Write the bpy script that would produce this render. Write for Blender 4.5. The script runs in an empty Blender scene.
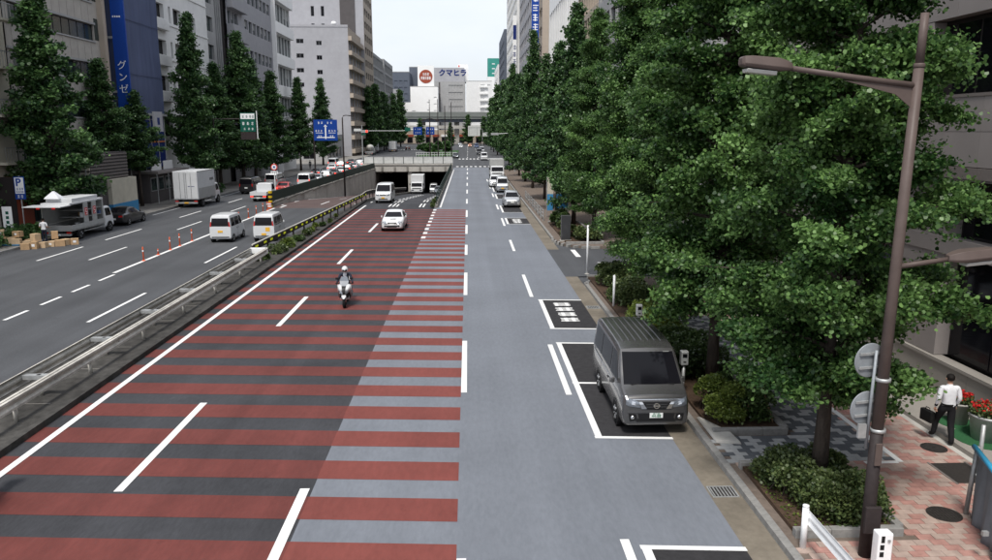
import bpy, math, random
import numpy as np
from mathutils import Vector, Matrix
from mathutils.bvhtree import BVHTree
R=math.radians; PI=math.pi
SC=bpy.context.scene; COL=SC.collection
random.seed(7)
# ------------------------------------------------------------------ camera
cam=bpy.data.cameras.new('camera'); cam.lens=27.98; cam.sensor_width=36; cam.clip_start=.2; cam.clip_end=4000
co=bpy.data.objects.new('camera',cam); COL.objects.link(co)
co.location=(0,0,7.5); co.rotation_euler=(R(90-11.01),0,R(-2.04)); SC.camera=co
# ------------------------------------------------------------------ sky and sun
SUN_EL=R(60); SUN_AZ=R(-163)      # azimuth measured from +Y towards +X
w=bpy.data.worlds.new('World'); SC.world=w; w.use_nodes=True
nt=w.node_tree; nt.nodes.clear()
N=lambda t: nt.nodes.new(t)
out=N('ShaderNodeOutputWorld'); bg=N('ShaderNodeBackground'); sky=N('ShaderNodeTexSky'); sky.sky_type='NISHITA'
sky.sun_disc=False; sky.sun_elevation=SUN_EL; sky.sun_rotation=SUN_AZ; sky.dust_density=3.0; sky.air_density=1.2
tc=N('ShaderNodeTexCoord'); mp=N('ShaderNodeMapping'); mp.inputs['Scale'].default_value=(1.0,1.0,3.0)
no=N('ShaderNodeTexNoise'); no.inputs['Scale'].default_value=2.2; no.inputs['Detail'].default_value=5; no.inputs['Roughness'].default_value=.55
rp=N('ShaderNodeValToRGB'); rp.color_ramp.elements[0].position=.30; rp.color_ramp.elements[0].color=(.60,.60,.60,1)
rp.color_ramp.elements[1].position=.68; rp.color_ramp.elements[1].color=(1,1,1,1)
mx=N('ShaderNodeMix'); mx.data_type='RGBA'
mx.inputs['B'].default_value=(5.6,5.85,6.35,1)     # the overcast layer, same units as the sky texture
nt.links.new(tc.outputs['Generated'],mp.inputs['Vector']); nt.links.new(mp.outputs['Vector'],no.inputs['Vector'])
nt.links.new(no.outputs['Fac'],rp.inputs['Fac']); nt.links.new(rp.outputs['Color'],mx.inputs['Factor'])
nt.links.new(sky.outputs['Color'],mx.inputs['A']); nt.links.new(mx.outputs['Result'],bg.inputs['Color'])
bg.inputs['Strength'].default_value=.12
nt.links.new(bg.outputs['Background'],out.inputs['Surface'])
sl=bpy.data.lights.new('sun','SUN'); sl.energy=2.4; sl.angle=R(11); sl.color=(1,.96,.9)
so=bpy.data.objects.new('sun',sl); COL.objects.link(so)
sd=Vector((math.cos(SUN_EL)*math.sin(SUN_AZ),math.cos(SUN_EL)*math.cos(SUN_AZ),math.sin(SUN_EL)))
so.rotation_euler=sd.to_track_quat('Z','Y').to_euler(); so.location=(-40,-30,60)
vs=SC.view_settings; vs.view_transform='Standard'; vs.look='None'; vs.exposure=0.57; vs.gamma=1
SC.cycles.max_bounces=6; SC.cycles.transparent_max_bounces=6; SC.cycles.caustics_reflective=False; SC.cycles.caustics_refractive=False
# ------------------------------------------------------------------ materials
MATS={}
def mat(name,col,rough=.7,metal=0.,var=.12,scale=6.,bump=0.,bscale=60.,coat=0.,emit=0.,stretch=None,var2=0.,scale2=.35,world=False,spec=.18,streak=0.,spots=0.,flecks=0.):
    if name in MATS: return MATS[name]
    m=bpy.data.materials.new(name); m.use_nodes=True; t=m.node_tree; b=t.nodes['Principled BSDF']
    b.inputs['Roughness'].default_value=rough; b.inputs['Metallic'].default_value=metal; b.inputs['Coat Weight'].default_value=coat
    b.inputs['Coat Roughness'].default_value=.06; b.inputs['Specular IOR Level'].default_value=spec
    b.inputs['Base Color'].default_value=(*col,1)
    if emit: b.inputs['Emission Color'].default_value=(*col,1); b.inputs['Emission Strength'].default_value=emit
    if var or bump:
        if world: c=t.nodes.new('ShaderNodeNewGeometry').outputs['Position']
        else: c=t.nodes.new('ShaderNodeTexCoord').outputs['Object']
        if stretch:
            q=t.nodes.new('ShaderNodeMapping'); q.inputs['Scale'].default_value=stretch; t.links.new(c,q.inputs['Vector']); cs=q.outputs['Vector']
        else: cs=c
    if var:
        n=t.nodes.new('ShaderNodeTexNoise'); n.inputs['Scale'].default_value=scale; n.inputs['Detail'].default_value=6; n.inputs['Roughness'].default_value=.65
        t.links.new(cs,n.inputs['Vector'])
        r=t.nodes.new('ShaderNodeMapRange'); r.inputs['From Min'].default_value=.3; r.inputs['From Max'].default_value=.7
        r.inputs['To Min'].default_value=1-var; r.inputs['To Max'].default_value=1+var; t.links.new(n.outputs['Fac'],r.inputs['Value']); f=r.outputs['Result']
        if var2:
            n2=t.nodes.new('ShaderNodeTexNoise'); n2.inputs['Scale'].default_value=scale2; n2.inputs['Detail'].default_value=4
            t.links.new(c,n2.inputs['Vector'])
            r2=t.nodes.new('ShaderNodeMapRange'); r2.inputs['From Min'].default_value=.3; r2.inputs['From Max'].default_value=.7
            r2.inputs['To Min'].default_value=1-var2; r2.inputs['To Max'].default_value=1+var2; t.links.new(n2.outputs['Fac'],r2.inputs['Value'])
            mm=t.nodes.new('ShaderNodeMath'); mm.operation='MULTIPLY'; t.links.new(f,mm.inputs[0]); t.links.new(r2.outputs['Result'],mm.inputs[1]); f=mm.outputs[0]
        if streak:   # long wheel tracks and seams running with the traffic
            q3=t.nodes.new('ShaderNodeMapping'); q3.inputs['Scale'].default_value=(1.1,.018,1); t.links.new(c,q3.inputs['Vector'])
            n4=t.nodes.new('ShaderNodeTexNoise'); n4.inputs['Scale'].default_value=1.0; n4.inputs['Detail'].default_value=3; t.links.new(q3.outputs['Vector'],n4.inputs['Vector'])
            r4=t.nodes.new('ShaderNodeMapRange'); r4.inputs['From Min'].default_value=.3; r4.inputs['From Max'].default_value=.7; r4.inputs['To Min'].default_value=1-streak; r4.inputs['To Max'].default_value=1+streak; t.links.new(n4.outputs['Fac'],r4.inputs['Value'])
            m4=t.nodes.new('ShaderNodeMath'); m4.operation='MULTIPLY'; t.links.new(f,m4.inputs[0]); t.links.new(r4.outputs['Result'],m4.inputs[1]); f=m4.outputs[0]
        if spots:    # oil drips and small scuffs
            n5=t.nodes.new('ShaderNodeTexNoise'); n5.inputs['Scale'].default_value=1.7; n5.inputs['Detail'].default_value=8; n5.inputs['Roughness'].default_value=.75; t.links.new(c,n5.inputs['Vector'])
            r5=t.nodes.new('ShaderNodeMapRange'); r5.inputs['From Min'].default_value=.60; r5.inputs['From Max'].default_value=.72; r5.inputs['To Min'].default_value=1; r5.inputs['To Max'].default_value=1-spots; t.links.new(n5.outputs['Fac'],r5.inputs['Value'])
            m5=t.nodes.new('ShaderNodeMath'); m5.operation='MULTIPLY'; t.links.new(f,m5.inputs[0]); t.links.new(r5.outputs['Result'],m5.inputs[1]); f=m5.outputs[0]
        v=t.nodes.new('ShaderNodeVectorMath'); v.operation='SCALE'; v.inputs[0].default_value=col; t.links.new(f,v.inputs['Scale'])
        cout=v.outputs['Vector']
        if flecks:   # paint worn through to the asphalt in small flecks
            n6=t.nodes.new('ShaderNodeTexNoise'); n6.inputs['Scale'].default_value=11; n6.inputs['Detail'].default_value=9; n6.inputs['Roughness'].default_value=.8; t.links.new(c,n6.inputs['Vector'])
            r6=t.nodes.new('ShaderNodeMapRange'); r6.inputs['From Min'].default_value=.56; r6.inputs['From Max'].default_value=.70; r6.inputs['To Max'].default_value=flecks; t.links.new(n6.outputs['Fac'],r6.inputs['Value'])
            x6=t.nodes.new('ShaderNodeMix'); x6.data_type='RGBA'; x6.inputs['B'].default_value=(.06,.06,.064,1); t.links.new(r6.outputs['Result'],x6.inputs['Factor']); t.links.new(cout,x6.inputs['A']); cout=x6.outputs['Result']
        t.links.new(cout,b.inputs['Base Color'])
    if bump:
        n3=t.nodes.new('ShaderNodeTexNoise'); n3.inputs['Scale'].default_value=bscale; n3.inputs['Detail'].default_value=3
        t.links.new(c,n3.inputs['Vector'])
        bp=t.nodes.new('ShaderNodeBump'); bp.inputs['Strength'].default_value=bump; bp.inputs['Distance'].default_value=.02
        t.links.new(n3.outputs['Fac'],bp.inputs['Height']); t.links.new(bp.outputs['Normal'],b.inputs['Normal'])
    MATS[name]=m; return m
def leafmat(name,c0,c1,trans=.35):
    m=bpy.data.materials.new(name); m.use_nodes=True; t=m.node_tree; t.nodes.clear()
    o=t.nodes.new('ShaderNodeOutputMaterial'); a=t.nodes.new('ShaderNodeAttribute'); a.attribute_name='tint'
    r=t.nodes.new('ShaderNodeMix'); r.data_type='RGBA'; r.inputs['A'].default_value=(*c0,1); r.inputs['B'].default_value=(*c1,1)
    t.links.new(a.outputs['Fac'],r.inputs['Factor'])
    d=t.nodes.new('ShaderNodeBsdfPrincipled'); d.inputs['Roughness'].default_value=.42; d.inputs['Specular IOR Level'].default_value=.42
    l=t.nodes.new('ShaderNodeBsdfTranslucent'); s=t.nodes.new('ShaderNodeMixShader'); s.inputs[0].default_value=trans
    t.links.new(r.outputs['Result'],d.inputs['Base Color']); t.links.new(r.outputs['Result'],l.inputs['Color'])
    t.links.new(d.outputs[0],s.inputs[1]); t.links.new(l.outputs[0],s.inputs[2]); t.links.new(s.outputs[0],o.inputs['Surface'])
    MATS[name]=m; return m
A=dict(world=True)
mat('asphalt',(.072,.075,.081),.85,var=.16,scale=14,bump=.35,bscale=90,var2=.12,scale2=.22,streak=.13,spots=.25,**A)
mat('asphalt_dark',(.044,.045,.050),.8,var=.16,scale=14,bump=.3,bscale=90,var2=.22,scale2=.3,stretch=(1,.25,1),streak=.14,spots=.2,**A)
mat('asphalt_blue',(.158,.171,.195),.8,var=.09,scale=10,bump=.3,bscale=90,var2=.08,scale2=.25,stretch=(1,.3,1),streak=.08,spots=.14,**A)
mat('paint_red_fresh',(.170,.049,.041),.75,var=.11,scale=9,bump=.25,bscale=90,var2=.12,scale2=.3,stretch=(1,.3,1),streak=.08,spots=.2,flecks=.35,**A)
mat('paint_red',(.128,.037,.032),.75,var=.11,scale=9,bump=.25,bscale=90,var2=.14,scale2=.3,stretch=(1,.3,1),streak=.16,spots=.28,flecks=.5,**A)
mat('asphalt_red',(.098,.070,.066),.85,var=.14,scale=8,var2=.15,bump=.2,**A)
mat('bay_black',(.033,.032,.034),.8,var=.25,scale=5,bump=.3,bscale=90,**A)
def paint_white():
    m=mat('paint_white',(.72,.72,.71),.6,var=.08,scale=20,bump=.15,bscale=70,var2=.05,flecks=.45,**A); return m
paint_white()
mat('paint_worn',(.50,.51,.52),.7,var=.3,scale=25,**A)
mat('gutter',(.17,.148,.118),.85,var=.15,scale=5,bump=.2,var2=.2,scale2=.6,**A)
mat('kerb',(.24,.235,.225),.85,var=.2,scale=7,bump=.25,bscale=40)
mat('median',(.052,.05,.047),.9,var=.45,scale=3,bump=.4,bscale=30,var2=.3,**A)
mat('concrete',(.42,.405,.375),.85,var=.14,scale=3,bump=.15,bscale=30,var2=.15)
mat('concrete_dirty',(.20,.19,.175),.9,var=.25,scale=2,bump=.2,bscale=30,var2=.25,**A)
mat('soil',(.07,.045,.03),.95,var=.4,scale=14,bump=.8,bscale=40)
mat('paver_red',(.37,.205,.175),.85,var=.22,scale=5,bump=.2,bscale=60,**A)
mat('paver_pale',(.37,.285,.245),.85,var=.2,scale=5,bump=.2,bscale=60,**A)
mat('paver_dark',(.105,.112,.122),.85,var=.16,scale=5,bump=.2,**A)
mat('paver_light',(.34,.345,.345),.85,var=.14,scale=5,bump=.2,**A)
mat('joint',(.15,.12,.10),.95,var=.2,**A)
mat('granite',(.27,.25,.225),.8,var=.1,scale=40,bump=.05,var2=.08,scale2=1.)
mat('stone_clad',(.26,.235,.225),.65,var=.10,scale=60,var2=.08,scale2=.7)
mat('stone_dark',(.17,.15,.14),.7,var=.15,scale=30)
mat('glass_dark',(.006,.006,.008),.06,var=0,spec=.20)
mat('glass_office',(.02,.026,.03),.08,var=0,spec=.4)
mat('glass_green',(.03,.045,.045),.08,var=0,spec=.4)
mat('blind',(.30,.31,.30),.6,var=.1)
mat('frame_dark',(.03,.025,.025),.4,var=0)
mat('frame_alu',(.35,.36,.37),.4,.6,var=0)
mat('lamp_brown',(.108,.082,.074),.45,var=.12,scale=4,bump=.05,bscale=20)
mat('lamp_dark',(.035,.028,.028),.6,var=.2,scale=6,bump=.1)
mat('lens',(.55,.55,.52),.2,var=.05)
mat('sign_back',(.27,.29,.31),.5,.2,var=.15,scale=6)
mat('screen_tint',(.16,.18,.21),.12,var=.1,spec=.5)
mat('galv',(.42,.43,.43),.5,.5,var=.2,scale=5)
mat('rail_metal',(.52,.50,.455),.6,.1,var=.22,scale=4,var2=.2)
mat('white_metal',(.84,.85,.86),.4,var=.06,scale=8)
mat('iron',(.05,.045,.042),.6,.4,var=.3,scale=20,bump=.6,bscale=60)
mat('tyre',(.012,.012,.013),.85,var=.2,scale=20)
mat('rim',(.45,.46,.47),.3,.85,var=.05)
mat('rim_dark',(.10,.10,.105),.4,.6,var=.05)
mat('chrome',(.65,.66,.68),.15,.95,var=0)
mat('black_plastic',(.015,.015,.016),.45,var=.1)
mat('plate_white',(.75,.77,.75),.4,var=.03)
mat('plate_yellow',(.75,.42,.05),.4,var=.03)
mat('plate_text',(.02,.16,.08),.5,var=0)
mat('head_lens',(.24,.26,.29),.08,.6,var=.1,scale=30,coat=.8)
mat('tail_red',(.45,.015,.012),.2,var=.1,coat=.6)
mat('tail_lit',(.9,.05,.03),.3,var=0,emit=1.2)
mat('amber',(.75,.25,.02),.25,var=0)
def paint(n,c,metal=0.,rough=.35): return mat(n,c,rough,metal,var=.02,scale=3,coat=.5,spec=.4)
paint('car_white',(.62,.63,.64)); paint('car_silver',(.50,.51,.52),.6); paint('car_grey',(.125,.123,.124),.65,.26); paint('car_black',(.014,.014,.016))
paint('car_cream',(.68,.66,.60)); paint('car_blue',(.05,.09,.2)); paint('car_red',(.35,.03,.03)); paint('car_darkgrey',(.06,.062,.066),.4); paint('car_orange',(.6,.2,.05)); paint('car_green',(.10,.2,.14))
mat('box_white',(.57,.58,.59),.5,var=.06,scale=2,var2=.05)
mat('box_grey',(.36,.365,.36),.55,.1,var=.08,scale=2)
mat('cardboard',(.42,.28,.16),.85,var=.15,scale=5)
mat('cardboard2',(.52,.38,.24),.85,var=.12,scale=5)
mat('tape',(.55,.42,.25),.4,var=0)
mat('post_orange',(.62,.12,.05),.55,var=.08)
mat('sign_blue',(.010,.052,.28),.45,var=.04); mat('sign_white',(.8,.81,.82),.45,var=.03); mat('sign_green',(.008,.085,.06),.45,var=.05); mat('sign_red',(.55,.03,.03),.45,var=.03)
mat('sign_brown',(.30,.07,.04),.5,var=.05); mat('sign_navy',(.015,.03,.14),.5,var=0)
mat('reflector',(.75,.8,.03),.4,var=0,emit=.12)  # yellow reflectors given a faint added glow; no lamp in them
mat('black_yellow',(.6,.4,.02),.5,var=.05)
mat('fence_dark',(.022,.038,.032),.55,var=.2,scale=5)
mat('fence_white',(.55,.56,.55),.6,var=.12,scale=2)
mat('bark',(.062,.05,.042),.95,var=.35,scale=12,bump=1.0,bscale=18,stretch=(1,1,.2))
mat('wood_stake',(.22,.15,.09),.85,var=.2)
mat('sheet_grey',(.19,.21,.235),.6,var=.12,scale=3,bump=.4,bscale=5)
mat('sheet_blue',(.05,.33,.55),.4,var=.05)
mat('grass_mat',(.03,.11,.045),.95,var=.2,scale=40,bump=.6,bscale=150)
mat('cloth_white',(.72,.73,.76),.85,var=.06,scale=12,bump=.35,bscale=14)
mat('cloth_black',(.014,.014,.016),.85,var=.2,scale=10,bump=.4,bscale=16)
mat('cloth_navy',(.02,.024,.04),.7,var=.2,scale=12,bump=.4,bscale=16)
mat('skin',(.42,.24,.17),.55,var=.06)
mat('hair',(.010,.008,.007),.55,var=.2,scale=30,bump=.6,bscale=80)
mat('leather',(.010,.010,.010),.6,var=.15,scale=10)
mat('flower_red',(.5,.02,.02),.6,var=.25,scale=30)
mat('net_blue',(.088,.108,.185),.85,var=.14,scale=.8,stretch=(2,2,.12),bump=.35,bscale=.8,var2=.12,scale2=.2)
mat('net_teal',(.05,.26,.215),.85,var=.12,scale=.4)
mat('wall_beige',(.40,.375,.34),.85,var=.08,scale=1.5,var2=.06)
mat('wall_cream',(.48,.45,.37),.85,var=.08,scale=1.5,var2=.08)
mat('wall_white',(.70,.70,.69),.8,var=.05,scale=1,var2=.04)
mat('wall_grey',(.35,.35,.37),.85,var=.05,scale=1,var2=.05)
mat('wall_midgrey',(.34,.34,.34),.85,var=.08,scale=1,var2=.05)
mat('wall_lilac',(.31,.31,.33),.8,var=.06,scale=1)
mat('wall_dark',(.09,.082,.082),.7,var=.1,scale=1)
mat('wall_bright',(.80,.80,.79),.7,var=.03,scale=.4)
mat('wall_slate',(.10,.115,.145),.7,var=.08,scale=.3)
mat('wall_tan',(.40,.34,.28),.85,var=.06,scale=.6)
mat('viaduct_grey',(.19,.205,.195),.8,var=.1,scale=.3)
mat('shed_blue',(.05,.22,.42),.7,var=.08)
mat('hill_green',(.04,.09,.03),.9,var=.3,scale=2)
mat('haze_wall',(.30,.31,.33),.85,var=.08,scale=.1)
leafmat('leaf',(.024,.070,.017),(.23,.40,.12),.42)
leafmat('leaf_far',(.016,.050,.016),(.14,.26,.085),.30)
leafmat('leaf_dark',(.026,.05,.016),(.10,.16,.045),.22)
leafmat('leaf_yellow',(.06,.10,.02),(.20,.25,.05),.3)
leafmat('leaf_hedge',(.028,.055,.018),(.17,.215,.075),.28)
# ------------------------------------------------------------------ mesh helpers
class MB:
    def __init__(s): s.v=[]; s.f=[]
    def add(s,v,f):
        o=len(s.v); s.v+= [tuple(p) for p in v]; s.f+=[tuple(i+o for i in q) for q in f]; return s
    def box(s,x0,x1,y0,y1,z0,z1):
        return s.add([(x0,y0,z0),(x1,y0,z0),(x1,y1,z0),(x0,y1,z0),(x0,y0,z1),(x1,y0,z1),(x1,y1,z1),(x0,y1,z1)],
                     [(0,3,2,1),(4,5,6,7),(0,1,5,4),(1,2,6,5),(2,3,7,6),(3,0,4,7)])
    def prism(s,poly,z0,z1):       # poly: list of (x,y), counter-clockwise
        n=len(poly)
        return s.add([(x,y,z0) for x,y in poly]+[(x,y,z1) for x,y in poly],
            [tuple(range(n-1,-1,-1)),tuple(range(n,2*n))]+[(i,(i+1)%n,n+(i+1)%n,n+i) for i in range(n)])
    def quad(s,a,b,c,d): return s.add([a,b,c,d],[(0,1,2,3)])
    def tube(s,pts,rs,n=8,cap=True):
        pts=[Vector(p) for p in pts]; k=len(pts)
        if not hasattr(rs,'__len__'): rs=[rs]*k
        v=[]
        for i,p in enumerate(pts):
            d=(pts[min(i+1,k-1)]-pts[max(i-1,0)]).normalized()
            a=d.cross(Vector((0,0,1)) if abs(d.z)<.9 else Vector((1,0,0))).normalized(); b=d.cross(a)
            for j in range(n):
                t=2*PI*j/n; v.append(p+(a*math.cos(t)+b*math.sin(t))*rs[i])
        f=[(i*n+j,i*n+(j+1)%n,(i+1)*n+(j+1)%n,(i+1)*n+j) for i in range(k-1) for j in range(n)]
        if cap: f+=[tuple(range(n-1,-1,-1)),tuple(range((k-1)*n,k*n))]
        return s.add(v,f)
    def lathe(s,prof,n=20,c=(0,0,0),axis='z'):
        v=[];k=len(prof)
        for r,h in prof:
            for j in range(n):
                t=2*PI*j/n; x,y=r*math.cos(t),r*math.sin(t)
                v.append((c[0]+x,c[1]+y,c[2]+h) if axis=='z' else ((c[0]+h,c[1]+x,c[2]+y) if axis=='x' else (c[0]+x,c[1]+h,c[2]+y)))
        f=[(i*n+j,i*n+(j+1)%n,(i+1)*n+(j+1)%n,(i+1)*n+j) for i in range(k-1) for j in range(n)]
        if prof[0][0]>1e-4: f.append(tuple(range(n-1,-1,-1)))
        if prof[-1][0]>1e-4: f.append(tuple(range((k-1)*n,k*n)))
        return s.add(v,f)
    def loft(s,rings,cap=True):
        n=len(rings[0]);k=len(rings); v=[p for r in rings for p in r]
        f=[(i*n+j,i*n+(j+1)%n,(i+1)*n+(j+1)%n,(i+1)*n+j) for i in range(k-1) for j in range(n)]
        if cap: f+=[tuple(range(n-1,-1,-1)),tuple(range((k-1)*n,k*n))]
        return s.add(v,f)
    def mesh(s,name='mesh',m=None,smooth=False):
        me=bpy.data.meshes.new(name); me.from_pydata(s.v,[],s.f)
        if m: me.materials.append(MATS[m] if isinstance(m,str) else m)
        if smooth: me.polygons.foreach_set('use_smooth',[True]*len(me.polygons))
        me.update(); return me
    def build(s,name,m,parent=None,smooth=False,bevel=0.,seg=2,kind=None):
        return link(name,s.mesh(name,m,smooth or bevel>0),parent,bevel=bevel,seg=seg,kind=kind)
def link(name,data,parent=None,loc=None,rz=None,bevel=0.,seg=2,kind=None):
    o=bpy.data.objects.new(name,data); COL.objects.link(o)
    if parent is not None: o.parent=parent
    if loc is not None: o.location=loc
    if rz is not None: o.rotation_euler=(0,0,rz)
    if bevel:
        b=o.modifiers.new('bevel','BEVEL'); b.width=bevel; b.segments=seg; b.limit_method='ANGLE'; b.angle_limit=R(28)
        wn=o.modifiers.new('wn','WEIGHTED_NORMAL'); wn.keep_sharp=True
    if kind: o['kind']=kind
    return o
def tag(o,label,cat,group=None):
    o['label']=label; o['category']=cat
    if group: o['group']=group
    return o
def thing(name,label,cat,loc=(0,0,0),rz=0.,group=None):
    return tag(link(name,None,None,loc,rz),label,cat,group)
def copy_tree(o,parent=None,label=None,loc=None,rz=None):
    c=o.copy(); COL.objects.link(c)
    if parent is not None: c.parent=parent
    if label: c['label']=label
    if loc is not None: c.location=loc
    if rz is not None: c.rotation_euler=(0,0,rz)
    for ch in list(o.children): copy_tree(ch,c)
    return c
def ORD(i): return ['first','second','third','fourth','fifth','sixth','seventh','eighth','ninth','tenth','eleventh','twelfth','thirteenth','fourteenth','fifteenth','sixteenth','seventeenth','eighteenth','nineteenth','twentieth'][i]
def box(name,m,parent,x0,x1,y0,y1,z0,z1,bevel=0.): return MB().box(x0,x1,y0,y1,z0,z1).build(name,m,parent,bevel=bevel)
def text(name,s,m,parent,size,M,ext=.01,bold=0.):
    c=bpy.data.curves.new(name,'FONT'); c.body=s; c.size=size; c.align_x='CENTER'; c.align_y='CENTER'; c.extrude=ext; c.offset=bold
    t=bpy.data.objects.new('tmp',c); COL.objects.link(t); bpy.context.view_layer.update()
    me=bpy.data.meshes.new_from_object(t.evaluated_get(bpy.context.evaluated_depsgraph_get())); bpy.data.objects.remove(t)
    me.materials.clear(); me.materials.append(MATS[m]); me.transform(M)
    return link(name,me,parent)
def FACE(loc,n='-y',rz=0.):   # text plane: '-y' faces the camera side, '+x' faces east
    if n=='-y': return Matrix.Translation(loc)@Matrix.Rotation(rz,4,'Z')@Matrix.Rotation(PI/2,4,'X')
    if n=='+y': return Matrix.Translation(loc)@Matrix.Rotation(PI,4,'Z')@Matrix.Rotation(PI/2,4,'X')
    if n=='+x': return Matrix.Translation(loc)@Matrix.Rotation(PI/2,4,'Z')@Matrix.Rotation(PI/2,4,'X')
    if n=='-x': return Matrix.Translation(loc)@Matrix.Rotation(-PI/2,4,'Z')@Matrix.Rotation(PI/2,4,'X')
# ------------------------------------------------------------------ ground, roads, kerbs
def zp(Y):
    if Y<=76: return 0.
    d=Y-76
    return max(-4.7,-.068*d*d/32 if d<16 else -.068*(8+d-16))
def sheet(name,m,ys,xl,xr,zf,parent=None,kind=None):
    b=MB()
    for y in ys:
        b.v+=[(xl(y) if callable(xl) else xl,y,zf(y) if callable(zf) else zf),(xr(y) if callable(xr) else xr,y,zf(y) if callable(zf) else zf)]
    b.f=[(2*i,2*i+1,2*i+3,2*i+2) for i in range(len(ys)-1)]
    return b.build(name,m,parent,kind=kind)
b=MB()
for x0,x1,y0,y1 in ((-1500,-19.6,-200,2500),(-3.0,1500,-200,2500),(-19.6,-3.0,-200,75.9),(-19.6,-3.0,147,2500)): b.quad((x0,y0,-.05),(x1,y0,-.05),(x1,y1,-.05),(x0,y1,-.05))
ground=b.build('ground','asphalt',kind='structure')
YS=[-15,76]+list(range(78,241,3))
under=sheet('underpass_road','asphalt_dark',YS,-10.95,-3.35,zp,kind='structure')
b=MB(); b.quad((-3.35,-15,0),(5.0,-15,0),(5.0,75.8,0),(-3.35,75.8,0)); b.quad((-3.0,75.8,0),(5.0,75.8,0),(5.3,158,0),(-3.0,158,0))
rroad=b.build('avenue_road','asphalt_blue',kind='structure')
b=MB(); b.quad((-28.8,-15,0),(-10.95,-15,0),(-10.95,76,0),(-28.8,76,0)); b.quad((-28.8,76,0),(-19.6,76,0),(-19.6,240,0),(-28.8,240,0))
lroad=b.build('opposite_road','asphalt',kind='structure')
ramp=sheet('ramp_road','asphalt_red',YS[1:],-19.7,-11.15,zp,kind='structure')
b=MB(); b.quad((-28.8,240,0),(6,240,0),(6,1200,0),(-28.8,1200,0)); b.quad((-19.6,147.2,.0),(-3.0,147.2,.0),(-3.0,240,.0),(-19.6,240,.0))
b.quad((-3.0,158,0),(12,158,0),(12,240,0),(-3.0,240,0)); b.quad((5.0,39.3,-.004),(40,41,-.004),(40,49,-.004),(5.0,48.6,-.004))
froad=b.build('crossing_road','asphalt',kind='structure')
SK=-.068
def band(name,m,parent,x0,x1,y0,y1,z=.006,skew=SK):
    n=max(1,int(abs(y1-y0)/6) if y1>76 else 1); b=MB()
    for i in range(n+1):
        y=y0+(y1-y0)*i/n
        zz=lambda X: (zp(y) if (X<-3.2 and X>-19.6 and y>75.8) else 0)+z
        b.v+=[(x0,y+skew*(x0+.2),zz(x0)),(x1,y+skew*(x1+.2),zz(x1))]
    b.f=[(2*i,2*i+1,2*i+3,2*i+2) for i in range(n)]
    return b.build(name,m,parent)
# red stripes across the underpass lanes
y=6.71
while y<74.6:
    band('red_stripe','paint_red',under,-10.93,-3.36,y,y+.95,.004); band('red_stripe','paint_red_fresh',rroad,-3.36,-.26,y,y+.95,.004); y+=1.79
# white lines of the underpass lanes
def vline(parent,x,y0,y1,wd=.16,m='paint_white',z=.009,name='lane_line',x2=None):
    n=max(1,int((y1-y0)/6)) if y1>76 else 1; b=MB(); x2=x if x2 is None else x2
    for i in range(n+1):
        t=i/n; yy=y0+(y1-y0)*t; xx=x+(x2-x)*t
        zz=(zp(yy) if (-19.6<xx<-3.2) else 0)+z
        b.v+=[(xx-wd/2,yy,zz),(xx+wd/2,yy,zz)]
    b.f=[(2*i,2*i+1,2*i+3,2*i+2) for i in range(n)]
    return b.build(name,m,parent)
vline(under,-10.41,-5,84,.18); 
for y in (1.3,15.4,29.4,43.6,57.6): vline(under,-7.44,y,y+5.4,.19)
vline(under,-3.52,9.6,15.4,.20)
for k in range(9): vline(under,-3.22,54.0+2.4*k,55.0+2.4*k,.30)
for dx in (-.38,0,.38):
    for k in range(9): vline(under,-7.55+dx,77+5.5*k,80+5.5*k+(1.2 if dx==0 else 0),.16)
for dx in (-.35,.0):
    for k in range(7): vline(under,-4.5+dx,76.5+7*k,80.5+7*k,.16)
# blue avenue: dashes
for y0,y1 in ((.5,6.2),(7.2,12.55),(21.4,27.0),(34.9,40.6),(46.6,50.8),(56.3,61.7),(67.5,73.3),(80,85.5),(93,99),(106,112),(120,126),(134,141),(148,155)): vline(rroad,-.17,y0,y1,.17)
vline(rroad,-2.78,76,150,.17)
for y0,y1 in ((7.5,13.1),(21.1,26.4),(34.4,39.9),(48.0,53.0),(61,66.5),(74,79),(88,93),(101,106),(115,120)): vline(rroad,2.86,y0,y1,.17)
# parking bays
def bay(y0,y1,cross=None):
    band('bay_surface','bay_black',rroad,3.22,5.0,y0,y1,.004,-.07)
    off=.07*3.4
    vline(rroad,3.2,y0-.25,y1-.2,.17,name='bay_line',z=.010)
    for yy in [y0,y1]+([cross] if cross else []): band('bay_line','paint_white',rroad,3.1,5.02,yy-.07,yy+.07,.0075,-.07)
bay(7.0,13.05); bay(18.2,26.85,22.4); bay(28.9,34.0)
for y0,y1 in ((62.5,66.8),(71.5,78),(86,92),(96,104)): bay(y0,y1)
rnd=random.Random(3)
def glyph(parent,cx,cy,w,h,seed,m='paint_white',z=.0085):   # squat brush-like road lettering, unreadable in the photograph
    r=random.Random(seed); b=MB()
    for k in range(3):
        yy=cy-h/2+h*(k+.5)/3; b.quad((cx-w/2*r.uniform(.7,1),yy-h*.10,z),(cx+w/2*r.uniform(.75,1),yy-h*.10,z),(cx+w/2*.9,yy+h*.10,z),(cx-w/2*.9,yy+h*.10,z))
    for k in range(2):
        xx=cx+w*(-.22+.44*k)+r.uniform(-.06,.06); b.quad((xx-.07,cy-h/2,z+.0006),(xx+.07,cy-h/2,z+.0006),(xx+.07,cy+h/2,z+.0006),(xx-.07,cy+h/2,z+.0006))
    return b.build('road_lettering',m,parent)
for k in range(4): glyph(rroad,4.05,30.05+.92*k,.80,.62,k)
for k in range(4): glyph(rroad,4.05,63.2+.75*k,.80,.55,k+9)
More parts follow.
